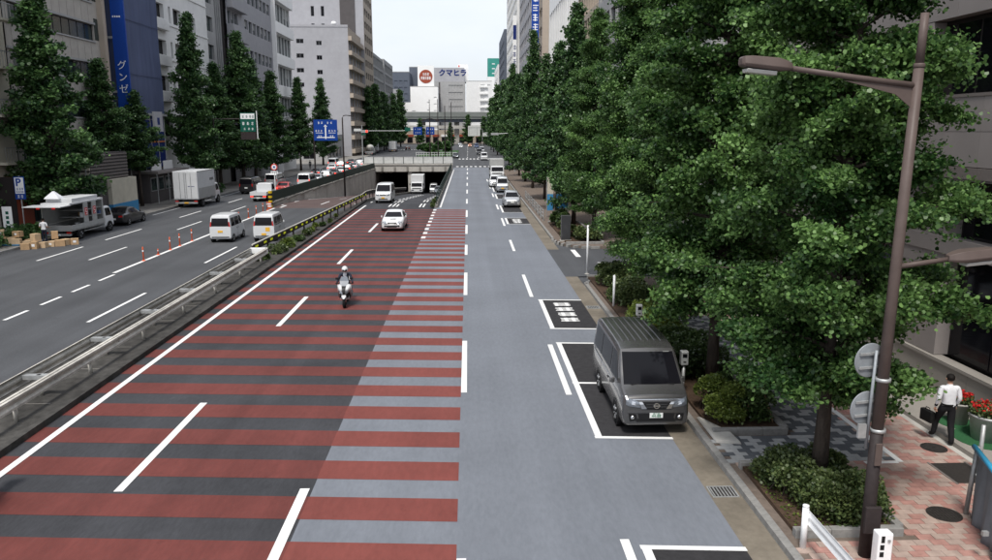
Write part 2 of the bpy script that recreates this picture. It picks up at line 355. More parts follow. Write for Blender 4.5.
# left road lines
for y0,y1 in ((16,21.5),(30.3,35.9),(44.2,50.4),(58,63.5)): vline(lroad,-15.15,y0,y1,.15,'paint_white')
vline(lroad,-18.95,41.2,76,.22)
vline(lroad,-18.5,76.5,79,.2)
for k in range(7): vline(lroad,-18.6-.02*k,22.5+2.75*k,24.2+2.75*k,.16)
for y0,y1 in ((45.5,50.6),(59.5,65),(73,78),(87,92),(101,106)): vline(lroad,-22.3,y0,y1,.15)
for y0,y1 in ((45.3,50.8),(54,60),(68,73.5),(82,87)): vline(lroad,-25.2,y0,y1,.15)
vline(lroad,-28.3,70,130,.13,'paint_worn')
vline(ramp,-19.0,79,118,.18,x2=-18.0); vline(ramp,-11.75,80,140,.15)
for y in (80,92,104,116): vline(ramp,-15.2,y,y+5,.15)
for k in range(15): box('crossing_mark','paint_white',froad,-2.5+.95*k,-2.0+.95*k,161,164,.004,.008)
for k in range(15): box('crossing_mark','paint_white',froad,-2.5+.95*k,-2.0+.95*k,203,208,.004,.008)
for k in range(12): box('crossing_mark','paint_white',froad,-27+1.0*k,-26.5+1.0*k,300,305,.004,.008)
for k in range(8): box('crossing_mark','paint_white',froad,7.4+.9*k,7.85+.9*k,40.6,43.6,.001,.005)
vline(froad,6.6,45.6,48.4,.3)
for X in (-.2,2.9): 
    for y in range(215,420,20): vline(froad,X,y,y+6,.2)
# median
b=MB(); b.prism([(-13.3,-15),(-10.95,-15),(-10.95,84),(-11.25,84),(-13.3,45)],-.06,.10)
med=b.build('median_strip','median',kind='structure')
b=MB(); b.box(-11.1,-10.93,-15,83.9,-.03,.17); b.build('kerb','median',med); b=MB(); b.box(-13.32,-13.16,-15,45,-.03,.155); b.build('kerb','concrete_dirty',med)
for y in np.arange(8,45,3.1): y+=rnd.uniform(-.8,.8); box('joint_line','concrete_dirty',med,-13.0+.7*rnd.random(),-11.3-.5*rnd.random(),y,y+.02+.02*rnd.random(),.1,.104)
for k in range(16):
    y0=84+4*k; z0,z1=zp(y0),zp(y0+4); b=MB(); b.add([(-11.25,y0,z0-.3),(-10.9,y0,z0-.3),(-10.9,y0+4,z1-.3),(-11.25,y0+4,z1-.3),(-11.25,y0,z0+.3),(-10.9,y0,z0+.3),(-10.9,y0+4,z1+.3),(-11.25,y0+4,z1+.3)],
       [(0,3,2,1),(4,5,6,7),(0,1,5,4),(1,2,6,5),(2,3,7,6),(3,0,4,7)]); b.build('divider_block','concrete_dirty',med)
# gutters, kerbstones
gut=MB().box(5.0,5.66,-15,39.3,-.04,-.002).build('gutter','gutter',kind='structure')
b=MB(); b.box(5.0,5.75,48.6,150,-.04,-.002); b.build('channel','gutter',gut)
gutter_gr=None
walk=MB(); walk.prism([(5.83,-15),(14.5,-15),(14.5,38.6),(7.4,38.6),(6.6,38.3),(6.05,37.6),(5.83,36.7)],-.05,.105); walk.prism([(5.9,52.5),(6.15,50.6),(7.0,49.5),(8.4,49.1),(16,49.3),(16,150),(6.2,150)],-.05,.115)
walk=walk.build('sidewalk','joint',kind='structure')
ks=MB().box(5.66,5.825,0,.592,-.04,.13).mesh('kerbstone','kerb')
for k in range(74): link('kerbstone',ks,walk,(0,-7.3+.6*k,0)) if -7.3+.6*k<36.6 else None
ks2=MB().box(0,.165,-.295,.295,-.04,.13).mesh('kerbstone','kerb')
for ax,ay,an in ((5.72,37.0,.18),(5.90,37.55,.5),(6.25,38.05,.85),(6.75,38.42,1.2),(7.3,38.6,1.5),(7.9,38.62,1.57),(8.5,38.62,1.57)): link('kerbstone',ks2,walk,(ax,ay,0),-an)
for ax,ay,an in ((5.78,52.6,.1),(5.9,51.95,.25),(6.05,51.35,.3),(6.3,50.75,.5),(6.65,50.2,.75),(7.1,49.75,.95),(7.65,49.45,1.2),(8.25,49.3,1.5)): link('kerbstone',ks2,walk,(ax-.1,ay-.2,0),an*-1)
b=MB(); b.box(5.75,5.92,53,150,-.04,.14); b.build('kerb','kerb',walk)
lwalk=MB().box(-60,-29.0,-15,240,-.05,.12).build('far_sidewalk','concrete_dirty',kind='structure')
b=MB(); b.box(-29.0,-28.8,-15,240,-.05,.15); b.build('kerb','kerb',lwalk)
# pavers of the near sidewalk
PW,PH=.30,.19
mesh_p={}
for m in ('paver_red','paver_pale','paver_dark','paver_light'): mesh_p[m]=MB().box(-PW/2+.004,PW/2-.004,-PH/2+.004,PH/2-.004,.0,.022).mesh('paver',m)
def inplanter(x,y): return (5.8<x<8.15 and 12.75<y<16.0) or (5.8<x<7.95 and 17.6<y<38.5) 
cells=[]; j=0; y=8.6
rp_=random.Random(5)
while y<34:
    x=5.98+(PW/2 if j%2 else 0); i=0
    while x<11.45:
        if not inplanter(x,y) or x>8.15:
            grey=(16.05<y<30 and x<9.62)
            if 9.62<=x<=9.80 and 16.05<y<30: pass
            q=((i*2+j*3+(j//2))%5)
            if grey: m='paver_light' if q in (0,1) or rp_.random()<.06 else 'paver_dark'
            else: m='paver_pale' if q in (0,1,2) and rp_.random()<.85 else 'paver_red'
            if grey and 6.0<x<7.3 and y<17.6: m='paver_light' if (i+j)%2 else 'paver_dark'
            cells.append((x,y,m,rp_.uniform(-.0025,.0025)))
        x+=PW; i+=1
    y+=PH; j+=1
cells.sort(key=lambda c:(c[1]-9.5)**2*.6+(c[0]-8)**2 if c[1]>11 else 1e3+c[1])
for x,y,m,dz in cells[:300]: link('paver',mesh_p[m],walk,(x,y,.105+dz))
rest={}
for x,y,m,dz in cells[300:]: rest.setdefault(m,MB()).box(x-PW/2+.004,x+PW/2-.004,y-PH/2+.004,y+PH/2-.004,.1+dz,.127+dz)
for m,b in rest.items(): b.build('pavers',m,walk,kind='stuff')
# white parking line on the pavement
b=MB(); b.box(9.66,9.80,16.0,30,.131,.135); b.box(8.9,9.66,15.93,16.06,.131,.135); b.build('pavement_line','paint_white',walk)
# granite step along the building
step=MB().box(11.46,15.2,4,60,-.05,.24).build('granite_terrace','granite',kind='structure')
b=MB(); b.box(11.30,11.458,4,60,-.05,.13); b.build('drain_channel','concrete',step)
# drain grates and manholes
def grate(x,y,label):
    t=thing('drain_grate',label,'drain grate',(x,y,.0),0,'gutter drain grates')
    box('pit','iron',t,-.25,.25,-.22,.22,-.02,.002)
    for k in range(7): box('bar','galv',t,-.23+.07*k,-.205+.07*k,-.2,.2,.002,.012)
    b=MB(); b.box(-.28,-.25,-.25,.25,-.02,.014); b.box(.25,.28,-.25,.25,-.02,.014); b.box(-.25,.25,-.25,-.22,-.02,.013); b.box(-.25,.25,.22,.25,-.02,.013); b.build('rim','galv',t)
grate(5.32,14.95,'square steel drain grate in the gutter beside the near leafy planter'); grate(5.33,32.2,'steel drain grate in the gutter beside the lettered parking bay')
def manhole(x,y,r,label):
    t=thing('manhole_cover',label,'manhole cover',(x,y,.128))
    MB().lathe([(r,-.02),(r,.006),(r-.03,.008),(r-.03,.004),(0,.004)],28).build('frame_ring','iron',t)
    b=MB()
    for i in range(-4,5):
        for j in range(-4,5):
            if (i*i+j*j)*(r/5)**2<(r*.84)**2 and (i or j): b.box(i*r/5-.028,i*r/5+.028,j*r/5-.028,j*r/5+.028,.004,.011)
    b.build('raised_studs','iron',t)
manhole(9.25,13.6,.32,'larger round iron manhole cover in the pink paving near the grey sheet'); manhole(10.95,16.75,.29,'smaller round iron manhole cover behind the walking man')
t=thing('access_hatch','dark rectangular access hatch set flush in the pink pavement','hatch',(10.75,15.4,.128))
box('plate','iron',t,-.4,.4,-.5,.5,-.02,.006); box('frame_bar','stone_dark',t,-.45,-.4,-.55,.55,-.02,.009); box('frame_bar','stone_dark',t,.4,.45,-.55,.55,-.02,.009)
# ------------------------------------------------------------------ pit walls, portal
rw=thing('retaining_wall','long grey concrete retaining wall on the left of the underpass ramp','wall')
def wx(y): return -19.5+(y-78)/67*2.1
b=MB()
for y in np.linspace(77,147,8): b.v+=[(wx(y),y,-5.),(wx(y),y,.30),(-19.75,y,.30),(-19.75,y,-5.)]
b.f=[(4*i+j,4*i+(j+1)%4,4*i+4+(j+1)%4,4*i+4+j) for i in range(7) for j in range(4)]+[(3,2,1,0),(28,29,30,31)]
b.build('wall','concrete',rw)
for y in np.linspace(80,146,12): box('coping',  'concrete_dirty',rw,wx(y)-.3,wx(y)+.07,y-2.96,y+2.96,.303,.42)
for k in range(10):
    y=84+6.3*k; box('panel_joint','concrete_dirty',rw,wx(y)-.05,wx(y)+.012,y,y+.06,zp(y),.29)
tf=thing('ramp_fence','dark green railing along the top of the left retaining wall','fence')
for k in range(17):
    y=78.5+4.2*k; box('post','fence_dark',tf,wx(y)-.2,wx(y)-.12,y-.04,y+.04,.42,1.5)
for zz in (.62,.9,1.18,1.44): 
    b=MB(); b.tube([(wx(78)-.16,78,zz),(wx(146)-.16,146,zz)],.05,6); b.build('rail','fence_dark',tf)
b=MB(); b.add([(wx(78)-.13,78,.5),(wx(146)-.13,146,.5),(wx(146)-.13,146,1.42),(wx(78)-.13,78,1.42),(wx(78)-.11,78,.5),(wx(146)-.11,146,.5),(wx(146)-.11,146,1.42),(wx(78)-.11,78,1.42)],[(0,1,2,3),(7,6,5,4),(0,4,5,1),(3,2,6,7),(0,3,7,4),(1,5,6,2)]); b.build('mesh_panel','fence_dark',tf)
rw2=thing('ramp_side_wall','low concrete wall between the underpass ramp and the blue avenue','wall')
box('wall','concrete_dirty',rw2,-3.349,-3.03,75.9,147,-5,.22)
tf2=thing('ramp_railing','dark railing on the low wall beside the blue avenue','fence')
for k in range(24): box('post','fence_dark',tf2,-3.22,-3.15,77+2.95*k,77.07+2.95*k,.22,1.35)
for zz in (.5,.78,1.06,1.32): box('rail','fence_dark',tf2,-3.21,-3.16,76.8,146.5,zz,zz+.06)
pt=thing('underpass_portal','concrete underpass portal with two dark openings below the cross street','tunnel portal')
box('lintel','concrete',pt,-19.7,-3.0,146,148,-.15,1.05); box('coping','concrete',pt,-19.75,-2.9,145.85,147.2,1.055,1.3)
box('column','concrete',pt,-11.3,-10.6,146.3,147.6,-5,-.16)
for k in range(7): box('lintel_bracket','concrete_dirty',pt,-18.6+2.35*k,-18.2+2.35*k,145.9,145.998,-.1,.75)
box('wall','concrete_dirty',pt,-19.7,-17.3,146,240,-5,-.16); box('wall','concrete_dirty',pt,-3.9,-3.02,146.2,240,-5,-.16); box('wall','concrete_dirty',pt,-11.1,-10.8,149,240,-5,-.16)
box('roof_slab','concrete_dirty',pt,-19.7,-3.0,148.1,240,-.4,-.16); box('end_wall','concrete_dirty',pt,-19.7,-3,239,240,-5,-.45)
pf=thing('bridge_parapet','pale panelled parapet fence above the underpass portal','fence')
for k in range(9):
    x=-19.5+1.85*k; box('panel','fence_white',pf,x+.06,x+1.79,146.3,146.36,1.4,2.45); box('post','fence_dark',pf,x-.05,x+.05,146.26,146.4,1.3,2.6)
box('top_rail','fence_white',pf,-19.6,-3.0,146.28,146.38,2.46,2.56)
for k in range(6): tag(MB().box(-16.9+.9*k+(3.5 if k>2 else 0),-16.4+.9*k+(3.5 if k>2 else 0),150,150.3,-.62,-.5).build('tunnel_lamp','lens'),'small tunnel ceiling lamp, %s from the left wall'%ORD(k),'lamp','tunnel lamps')
# ------------------------------------------------------------------ foliage
def leaves_mesh(name,P,D,size,m,rng,upbias=.6,tint=None):
    """P (n,3) leaf bases, D (n,3) growth directions; each leaf a folded fan of two triangles"""
    n=len(P); D=D/np.linalg.norm(D,axis=1,keepdims=True)
    up=rng.normal(size=(n,3)); up[:,2]+=upbias*2
    S=np.cross(D,up); S/=np.linalg.norm(S,axis=1,keepdims=True)+1e-9
    U=np.cross(S,D)
    s=(size*rng.uniform(.65,1.2,n))[:,None]
    v=np.empty((n,5,3)); v[:,0]=P; v[:,1]=P+s*(.50*D-.55*S+.12*U); v[:,2]=P+s*(.92*D-.30*S+.02*U); v[:,3]=P+s*(.92*D+.30*S+.02*U); v[:,4]=P+s*(.50*D+.55*S+.12*U)
    me=bpy.data.meshes.new(name); me.vertices.add(5*n); me.vertices.foreach_set('co',v.ravel())
    me.loops.add(5*n); me.loops.foreach_set('vertex_index',np.arange(5*n,dtype=np.int32))
    me.polygons.add(n); me.polygons.foreach_set('loop_start',np.arange(0,5*n,5,dtype=np.int32)); 
    me.update(calc_edges=True); me.validate()
    a=me.attributes.new('tint','FLOAT','FACE'); t=np.clip(rng.beta(2,2.6,n) if tint is None else tint,0,1); a.data.foreach_set('value',t.astype(np.float32))
    me.materials.append(MATS[m]); return me
def ginkgo(seed,H,base,rad,nb,ntw,ncl,nlf,leaf,m,trunk_r=.16,top_r=.5,spread=.16,el=(4,46),jag=0,flat=0):
    rng=np.random.default_rng(seed); P=[];D=[];T=[]
    br=MB(); k=8
    path=[(rng.normal(0,.03)*i/3,rng.normal(0,.03)*i/3,H*.97*i/k) for i in range(k+1)]
    tr=MB().tube(path,[trunk_r*(1.25 if i==0 else 1)*(1-.88*i/k) for i in range(k+1)],10)
    for i in range(nb):
        f=(i+rng.uniform(0,1))/nb; h=base+(H-base)*f**1.05
        az=i*2.39996+rng.normal(0,.25); L=max(top_r*.5,rad(f))*(rng.uniform(.62,1.08) if not jag else rng.choice([.55,.7,.85,1.0,1.18]))
        e=math.radians(rng.uniform(*el))*(1 if f<.85 else 1.5); d=np.array([math.cos(az)*math.cos(e),math.sin(az)*math.cos(e),math.sin(e)])
        p0=np.array([0,0,max(base*.8,h-.25*L)])
        droop=rng.uniform(0,.38)*L if flat else rng.uniform(-.05,.22)*L
        def pos(t): return p0+d*L*t-np.array([0,0,droop])*t*t
        if L>.5: br.tube([pos(0),pos(.35),pos(.7),pos(1)],[.035+.012*L,.03+.006*L,.02,.006],5,False)
        bt=rng.normal(0,.14)
        for j in range(max(2,int(ntw*min(1.2,.35+L/2.6)))):
            t=.12+.9*rng.uniform()**.75; q=pos(t); tl=rng.uniform(.25,.75)*min(1,.4+L/3.2)
            dd=d*rng.uniform(.2,1.)+rng.normal(0,.62,3); dd[2]=dd[2]*(.58-.26*flat)+.10-.1*flat-(.1 if flat else 0); dd/=np.linalg.norm(dd)
            tt=rng.normal(0,.09)
            for c in range(ncl):
                u=(c+rng.uniform())/ncl; c0=q+dd*tl*u-np.array([0,0,.12*tl*u*u]); n=nlf+rng.integers(-3,4)
                if n<2: n=2
                P.append(c0+rng.normal(0,1,(n,3))*np.array([spread,spread,spread*.62])); 
                D.append(rng.normal(0,.75,(n,3))+dd*.6+np.array([0,0,-.25])); T.append(np.clip(.34+bt+tt+rng.normal(0,.26,n),0,1))
    P=np.concatenate(P);D=np.concatenate(D);T=np.concatenate(T)
    br.add(tr.v,tr.f)
    return br.mesh('trunk','bark',True),leaves_mesh('crown',P,D,leaf,m,rng,tint=T),len(P)
def egg(r0,r1,p):   # radius profile: r0 at the crown base, r1 max, tapering to the top
    return lambda f: (r0+(r1-r0)*min(1,f/.22))*(1-f)**p+.12
TREES={}
TREES['near']=ginkgo(11,17,2.6,egg(2.0,3.35,.58),150,13,7,17,.090,'leaf',.17,spread=.15,flat=.45)
TREES['mid']=ginkgo(23,17,2.8,egg(2.2,3.4,.58),138,12,6,15,.108,'leaf',.18,spread=.16,flat=.45)
TREES['cone1']=ginkgo(31,18,2.4,egg(3.0,4.1,.92),105,8,5,9,.23,'leaf_far',.2,spread=.22,el=(8,42),jag=1)
TREES['cone2']=ginkgo(37,18,3.2,egg(2.8,3.9,1.0),100,8,5,9,.23,'leaf_far',.2,spread=.22,el=(8,42),jag=1)
TREES['coneh']=ginkgo(39,18,6.2,egg(2.4,4.0,.95),85,8,5,9,.23,'leaf_far',.2,spread=.22,el=(8,42),jag=1)
TREES['far']=ginkgo(41,18,2.2,egg(2.6,3.7,.85),75,6,4,7,.40,'leaf_far',.2,spread=.32,el=(8,42),jag=1)
def tree(kind,x,y,h,rz,label,group,wide=1.,z=.1):
    t=thing('ginkgo_tree',label,'tree',(x,y,z),rz,group); s=h/(17 if kind in('near','mid') else 18); t.scale=(s*wide,s*wide,s)
    link('trunk',TREES[kind][0],t); link('crown',TREES[kind][1],t); return t
G1='ginkgo trees along the near sidewalk'; G2='ginkgo trees along the far sidewalk'
tree('near',7.35,14.95,15.2,R(20),'large leafy ginkgo tree in the box planter beside the brown lamp post',G1,.98)
tree('mid',6.95,21.0,15.6,R(140),'ginkgo tree growing right behind the grey van',G1,.98)
tree('near',7.55,28.4,15.0,R(250),'ginkgo tree between the grey van and the side street corner',G1,.95)
tree('mid',7.7,35.6,15.5,R(310),'ginkgo tree on the near corner of the side street',G1,1.0)
tree('near',8.6,52.5,15.0,R(80),'ginkgo tree behind the dark pillar past the side street',G1,.95)
for i,(y,h,wd) in enumerate(((60.5,16.5,.86),(72,15,.95),(84,15,.9),(100,19.3,.72),(113,16,.9),(127,16,.85),(146,19,.75))):
    tree('cone1' if i%2==0 else 'cone2',8.3,y,h,R(70*i+13),'%s dark ginkgo past the side street in the right-hand row'%ORD(i),G1,wd*1.0)
for i,(y,h) in enumerate(((168,18),(192,19),(235,20.3),(270,18),(300,19))): tree('far',8.8,y,h,R(55*i),'distant ginkgo beyond the crossing on the right, %s from the camera'%ORD(i),G1,.85)
for i,(x,y,h,wd,k) in enumerate(((-31.2,59.4,17.4,1.11,1),(-33.0,72.2,13.4,1.13,'h'),(-32.2,77.4,11.0,1.24,'h'),(-31,90,19.8,0.90,2),(-31,108.5,20.0,1.07,1),(-31.5,116.5,17.4,1.13,2),(-31,126,16.2,1.19,1),(-31.8,101,15.4,1.24,2),(-31,145.6,16.5,1.02,2),(-31,168,17.8,0.98,1))):
    tree('cone%s'%k,x,y,h,R(47*i),'%s'%['tallest conical ginkgo at the left edge behind the shop truck','narrow ginkgo in front of the blue vertical sign','short bushy ginkgo below the blue netting','slim pointed ginkgo behind the white box truck','tall ginkgo behind the green road sign','ginkgo just beyond the green road sign','bushy ginkgo before the blue road sign','ginkgo in the dark group behind the parked black vehicle','narrow pointed ginkgo left of the blue road sign','narrow ginkgo behind the blue road sign'][i],G2,wd)
for i,(x,y,h) in enumerate(((-31.5,252,20.5),(-31,267,22.2),(-30.5,285,20.5),(-31,298,20.3),(-30,320,21.5),(-30,350,24.5))): tree('far',x,y,h,R(33*i),'distant ginkgo past the red traffic light, %s in the row'%ORD(i),G2,.95)
for i,(x,y,h) in enumerate(((-24,395,13),(-9,400,11),(0,405,15),(8,398,14),(13,385,15))): tree('far',x,y,h,R(133*i),'small distant tree before the viaduct, %s from the left'%ORD(i),'trees before the viaduct',1.3)
def bush(name,label,x0,x1,y0,y1,h,n,leaf,m,z=.1,seed=1,group=None,cat='shrub',parent_soil=None,lump=4):
    rng=np.random.default_rng(seed); t=thing(name,label,cat,((x0+x1)/2,(y0+y1)/2,z),0,group)
    cx,cy=(x1-x0)/2,(y1-y0)/2
    k=max(3,int(lump*(x1-x0)*(y1-y0)/1.2)+2); C=np.stack([rng.uniform(-cx*.72,cx*.72,k),rng.uniform(-cy*.78,cy*.78,k),rng.uniform(.15,.62,k)*h],1)
    r=np.minimum(np.stack([np.full(k,cx*.6),np.full(k,cy*.6),np.full(k,h*.5)],1).min(1)*rng.uniform(.75,1.25,k),.6)
    i=rng.integers(0,k,n); d=rng.normal(size=(n,3)); d/=np.linalg.norm(d,axis=1,keepdims=True); d[:,2]=np.abs(d[:,2])*1.0-.4
    P=C[i]+d*(r[i]*rng.uniform(.55,1.08,n))[:,None]; P[:,2]=np.maximum(P[:,2],.02); P[:,0]=np.clip(P[:,0],-cx*1.05,cx*1.05); P[:,1]=np.clip(P[:,1],-cy*1.05,cy*1.05)
    D=d+rng.normal(0,.5,(n,3)); D[:,2]+=.3
    link('foliage',leaves_mesh('foliage',P,D,leaf,m,rng,tint=np.clip(.4+.12*np.sin(i*2.1)+rng.normal(0,.2,n),0,1)),t)
    b=MB()
    for c in C:
        for _ in range(3): 
            a=rng.normal(0,.12,2); b.tube([(c[0]*.7+a[0],c[1]*.8+a[1],-.05),(c[0],c[1],c[2])],[.014,.006],5,False)
    b.build('stem','bark',t); return t
# planters
def planter(name,label,x0,x1,y0,y1,ends=True):
    t=thing(name,label,'planter')
    box('soil','soil',t,x0+.05,x1-.05,y0+.05,y1-.05,.1,.19)
    n=max(1,round((x1-x0)/.6)); wd=(x1-x0)/n
    for k in range(n):
        box('edging_stone','kerb',t,x0+k*wd+.004,x0+(k+1)*wd-.004,y0-.08,y0+.08,.06,.27,.012); box('edging_stone','kerb',t,x0+k*wd+.004,x0+(k+1)*wd-.004,y1-.08,y1+.08,.06,.27,.012)
    n=max(1,round((y1-y0-.16)/.6)); wd=(y1-y0-.17)/n
    for k in range(n): box('edging_stone','kerb',t,x1-.08,x1+.08,y0+.085+k*wd+.004,y0+.085+(k+1)*wd-.004,.06,.265,.012)
    return t
planter('tree_planter','low stone-edged planter holding the large near ginkgo and shrubs',5.98,8.02,12.92,15.85)
planter('tree_planter','long stone-edged planting bed beside the grey van',5.98,7.85,17.78,38.3)
planter('tree_planter','planting bed past the side street around the dark pillar',6.4,8.9,50.2,62)
tag(MB().loft([[(5.9,17.2,.12),(6.5,17.1,.12),(6.45,17.7,.12),(5.9,18.9,.12)],[(5.92,17.25,.2),(6.45,17.15,.2),(6.4,17.7,.22),(5.95,18.8,.2)]]).build('kerb_ramp_stone','concrete',None,bevel=.02),'pale worn concrete corner block at the end of the planting bed','corner block')
B=bush
B('evergreen_shrub','dark glossy shrub on the road side of the near ginkgo trunk',6.1,7.3,13.8,15.7,.85,11000,.062,'leaf_hedge',.18,2,lump=13)
B('evergreen_shrub','dense green shrub in front of the near ginkgo trunk',6.45,8.0,13.0,14.3,.85,13000,.062,'leaf_hedge',.18,3,lump=13)
B('evergreen_shrub','low shrub behind the near ginkgo trunk beside the lamp post',7.2,8.0,14.2,15.7,.75,6000,.062,'leaf_hedge',.18,4,lump=12)
B('yellow_shrub','yellow-green shrub at the end of the bed in front of the van',6.05,7.0,18.1,19.7,1.35,9000,.058,'leaf_yellow',.18,5,lump=14)
B('evergreen_shrub','dark shrub in the bed at the foot of the second ginkgo',6.7,7.8,18.0,20.2,1.2,8000,.075,'leaf_dark',.18,6,lump=9)
B('hedge','dark low hedge in the bed right of the grey van',6.1,7.75,21.2,25.6,1.2,14000,.085,'leaf_dark',.18,7,lump=7,cat='hedge')
B('hedge','yellowish hedge behind the grey van beside the white post',6.1,7.7,26.2,30.2,.95,12000,.085,'leaf_yellow',.18,8,lump=7,cat='hedge')
B('hedge','clipped green hedge next to the lettered parking bay',6.15,7.7,30.8,34.4,1.3,10000,.095,'leaf_hedge',.18,9,lump=6,cat='hedge')
B('hedge','clipped green hedge on the near corner of the side street',6.2,7.7,34.7,38.0,1.4,10000,.095,'leaf_hedge',.18,10,lump=6,cat='hedge')
B('hedge','green hedge left of the dark pillar past the side street',6.5,7.4,52.4,55.5,1.15,3500,.14,'leaf_hedge',.18,12,cat='hedge')
B('hedge','low green hedge right of the dark pillar past the side street',7.3,8.8,50.5,53.4,.95,3500,.14,'leaf_hedge',.18,13,cat='hedge')
B('hedge','tall dark hedge farther along past the dark pillar',6.5,7.6,56.5,61.5,1.6,4000,.16,'leaf_dark',.18,14,cat='hedge')
for k in range(9): B('median_weed','clump of weeds in the median beside the reflector rail, %s from the camera'%ORD(k),-12.55+.16*k,-11.25+.02*k,43.9+2.6*k,45.6+2.6*k,.45+.12*(k%3),700,.12,['leaf_dark','leaf_hedge','leaf_yellow'][k%3],.1,20+k,'weeds in the median','weeds',lump=3)
for k in range(5): B('ramp_shrub','small shrub at the foot of the ramp railing, %s from the camera'%ORD(k),-3.75,-3.4,75.0+2.6*k,76.6+2.6*k,.7,350,.16,'leaf_hedge',zp(77+2.6*k),40+k,'shrubs beside the ramp railing')
B('island_bush','large round clipped bush on the traffic island beyond the portal',-16.5,-9.0,236,246,4.6,3400,.75,'leaf_far',0,61,lump=.15); B('island_bush','darker bush on the traffic island behind the round one',-10.5,-5.0,255,270,5.4,2600,.75,'leaf_far',0,62,lump=.15)
B('hedge','hedge along the far pavement behind the shop truck',-31.6,-29.6,48,56,1.1,4000,.2,'leaf_far',.12,63,cat='hedge')
B('hedge','hedge on the far pavement between the white truck and the dark vehicle',-31.5,-29.8,84,98,1.3,3500,.25,'leaf_far',.12,64,cat='hedge',lump=1)
rng=np.random.default_rng(77); n=900; P=np.stack([rng.uniform(6.05,7.9,n),rng.uniform(13.0,15.75,n),rng.uniform(.19,.23,n)],1); D=rng.normal(0,1,(n,3)); D[:,2]*=.3
o=link('leaf_litter',leaves_mesh('leaf_litter',P,D,.05,'leaf_yellow',rng)); o['kind']='stuff'; tag(o,'scattered fallen leaves and weeds on the soil of the near planter','leaf litter')
# young-tree stakes
st=thing('tree_stake','wooden support frame over a shrub in the bed beside the second ginkgo','stakes')
for a,c in (((7.0,18.4,.2),(7.35,18.7,1.35)),((7.7,18.3,.2),(7.4,18.7,1.35)),((7.3,19.1,.2),(7.38,18.75,1.35))): MB().tube([a,c],.022,7).build('stake','wood_stake',st,True)
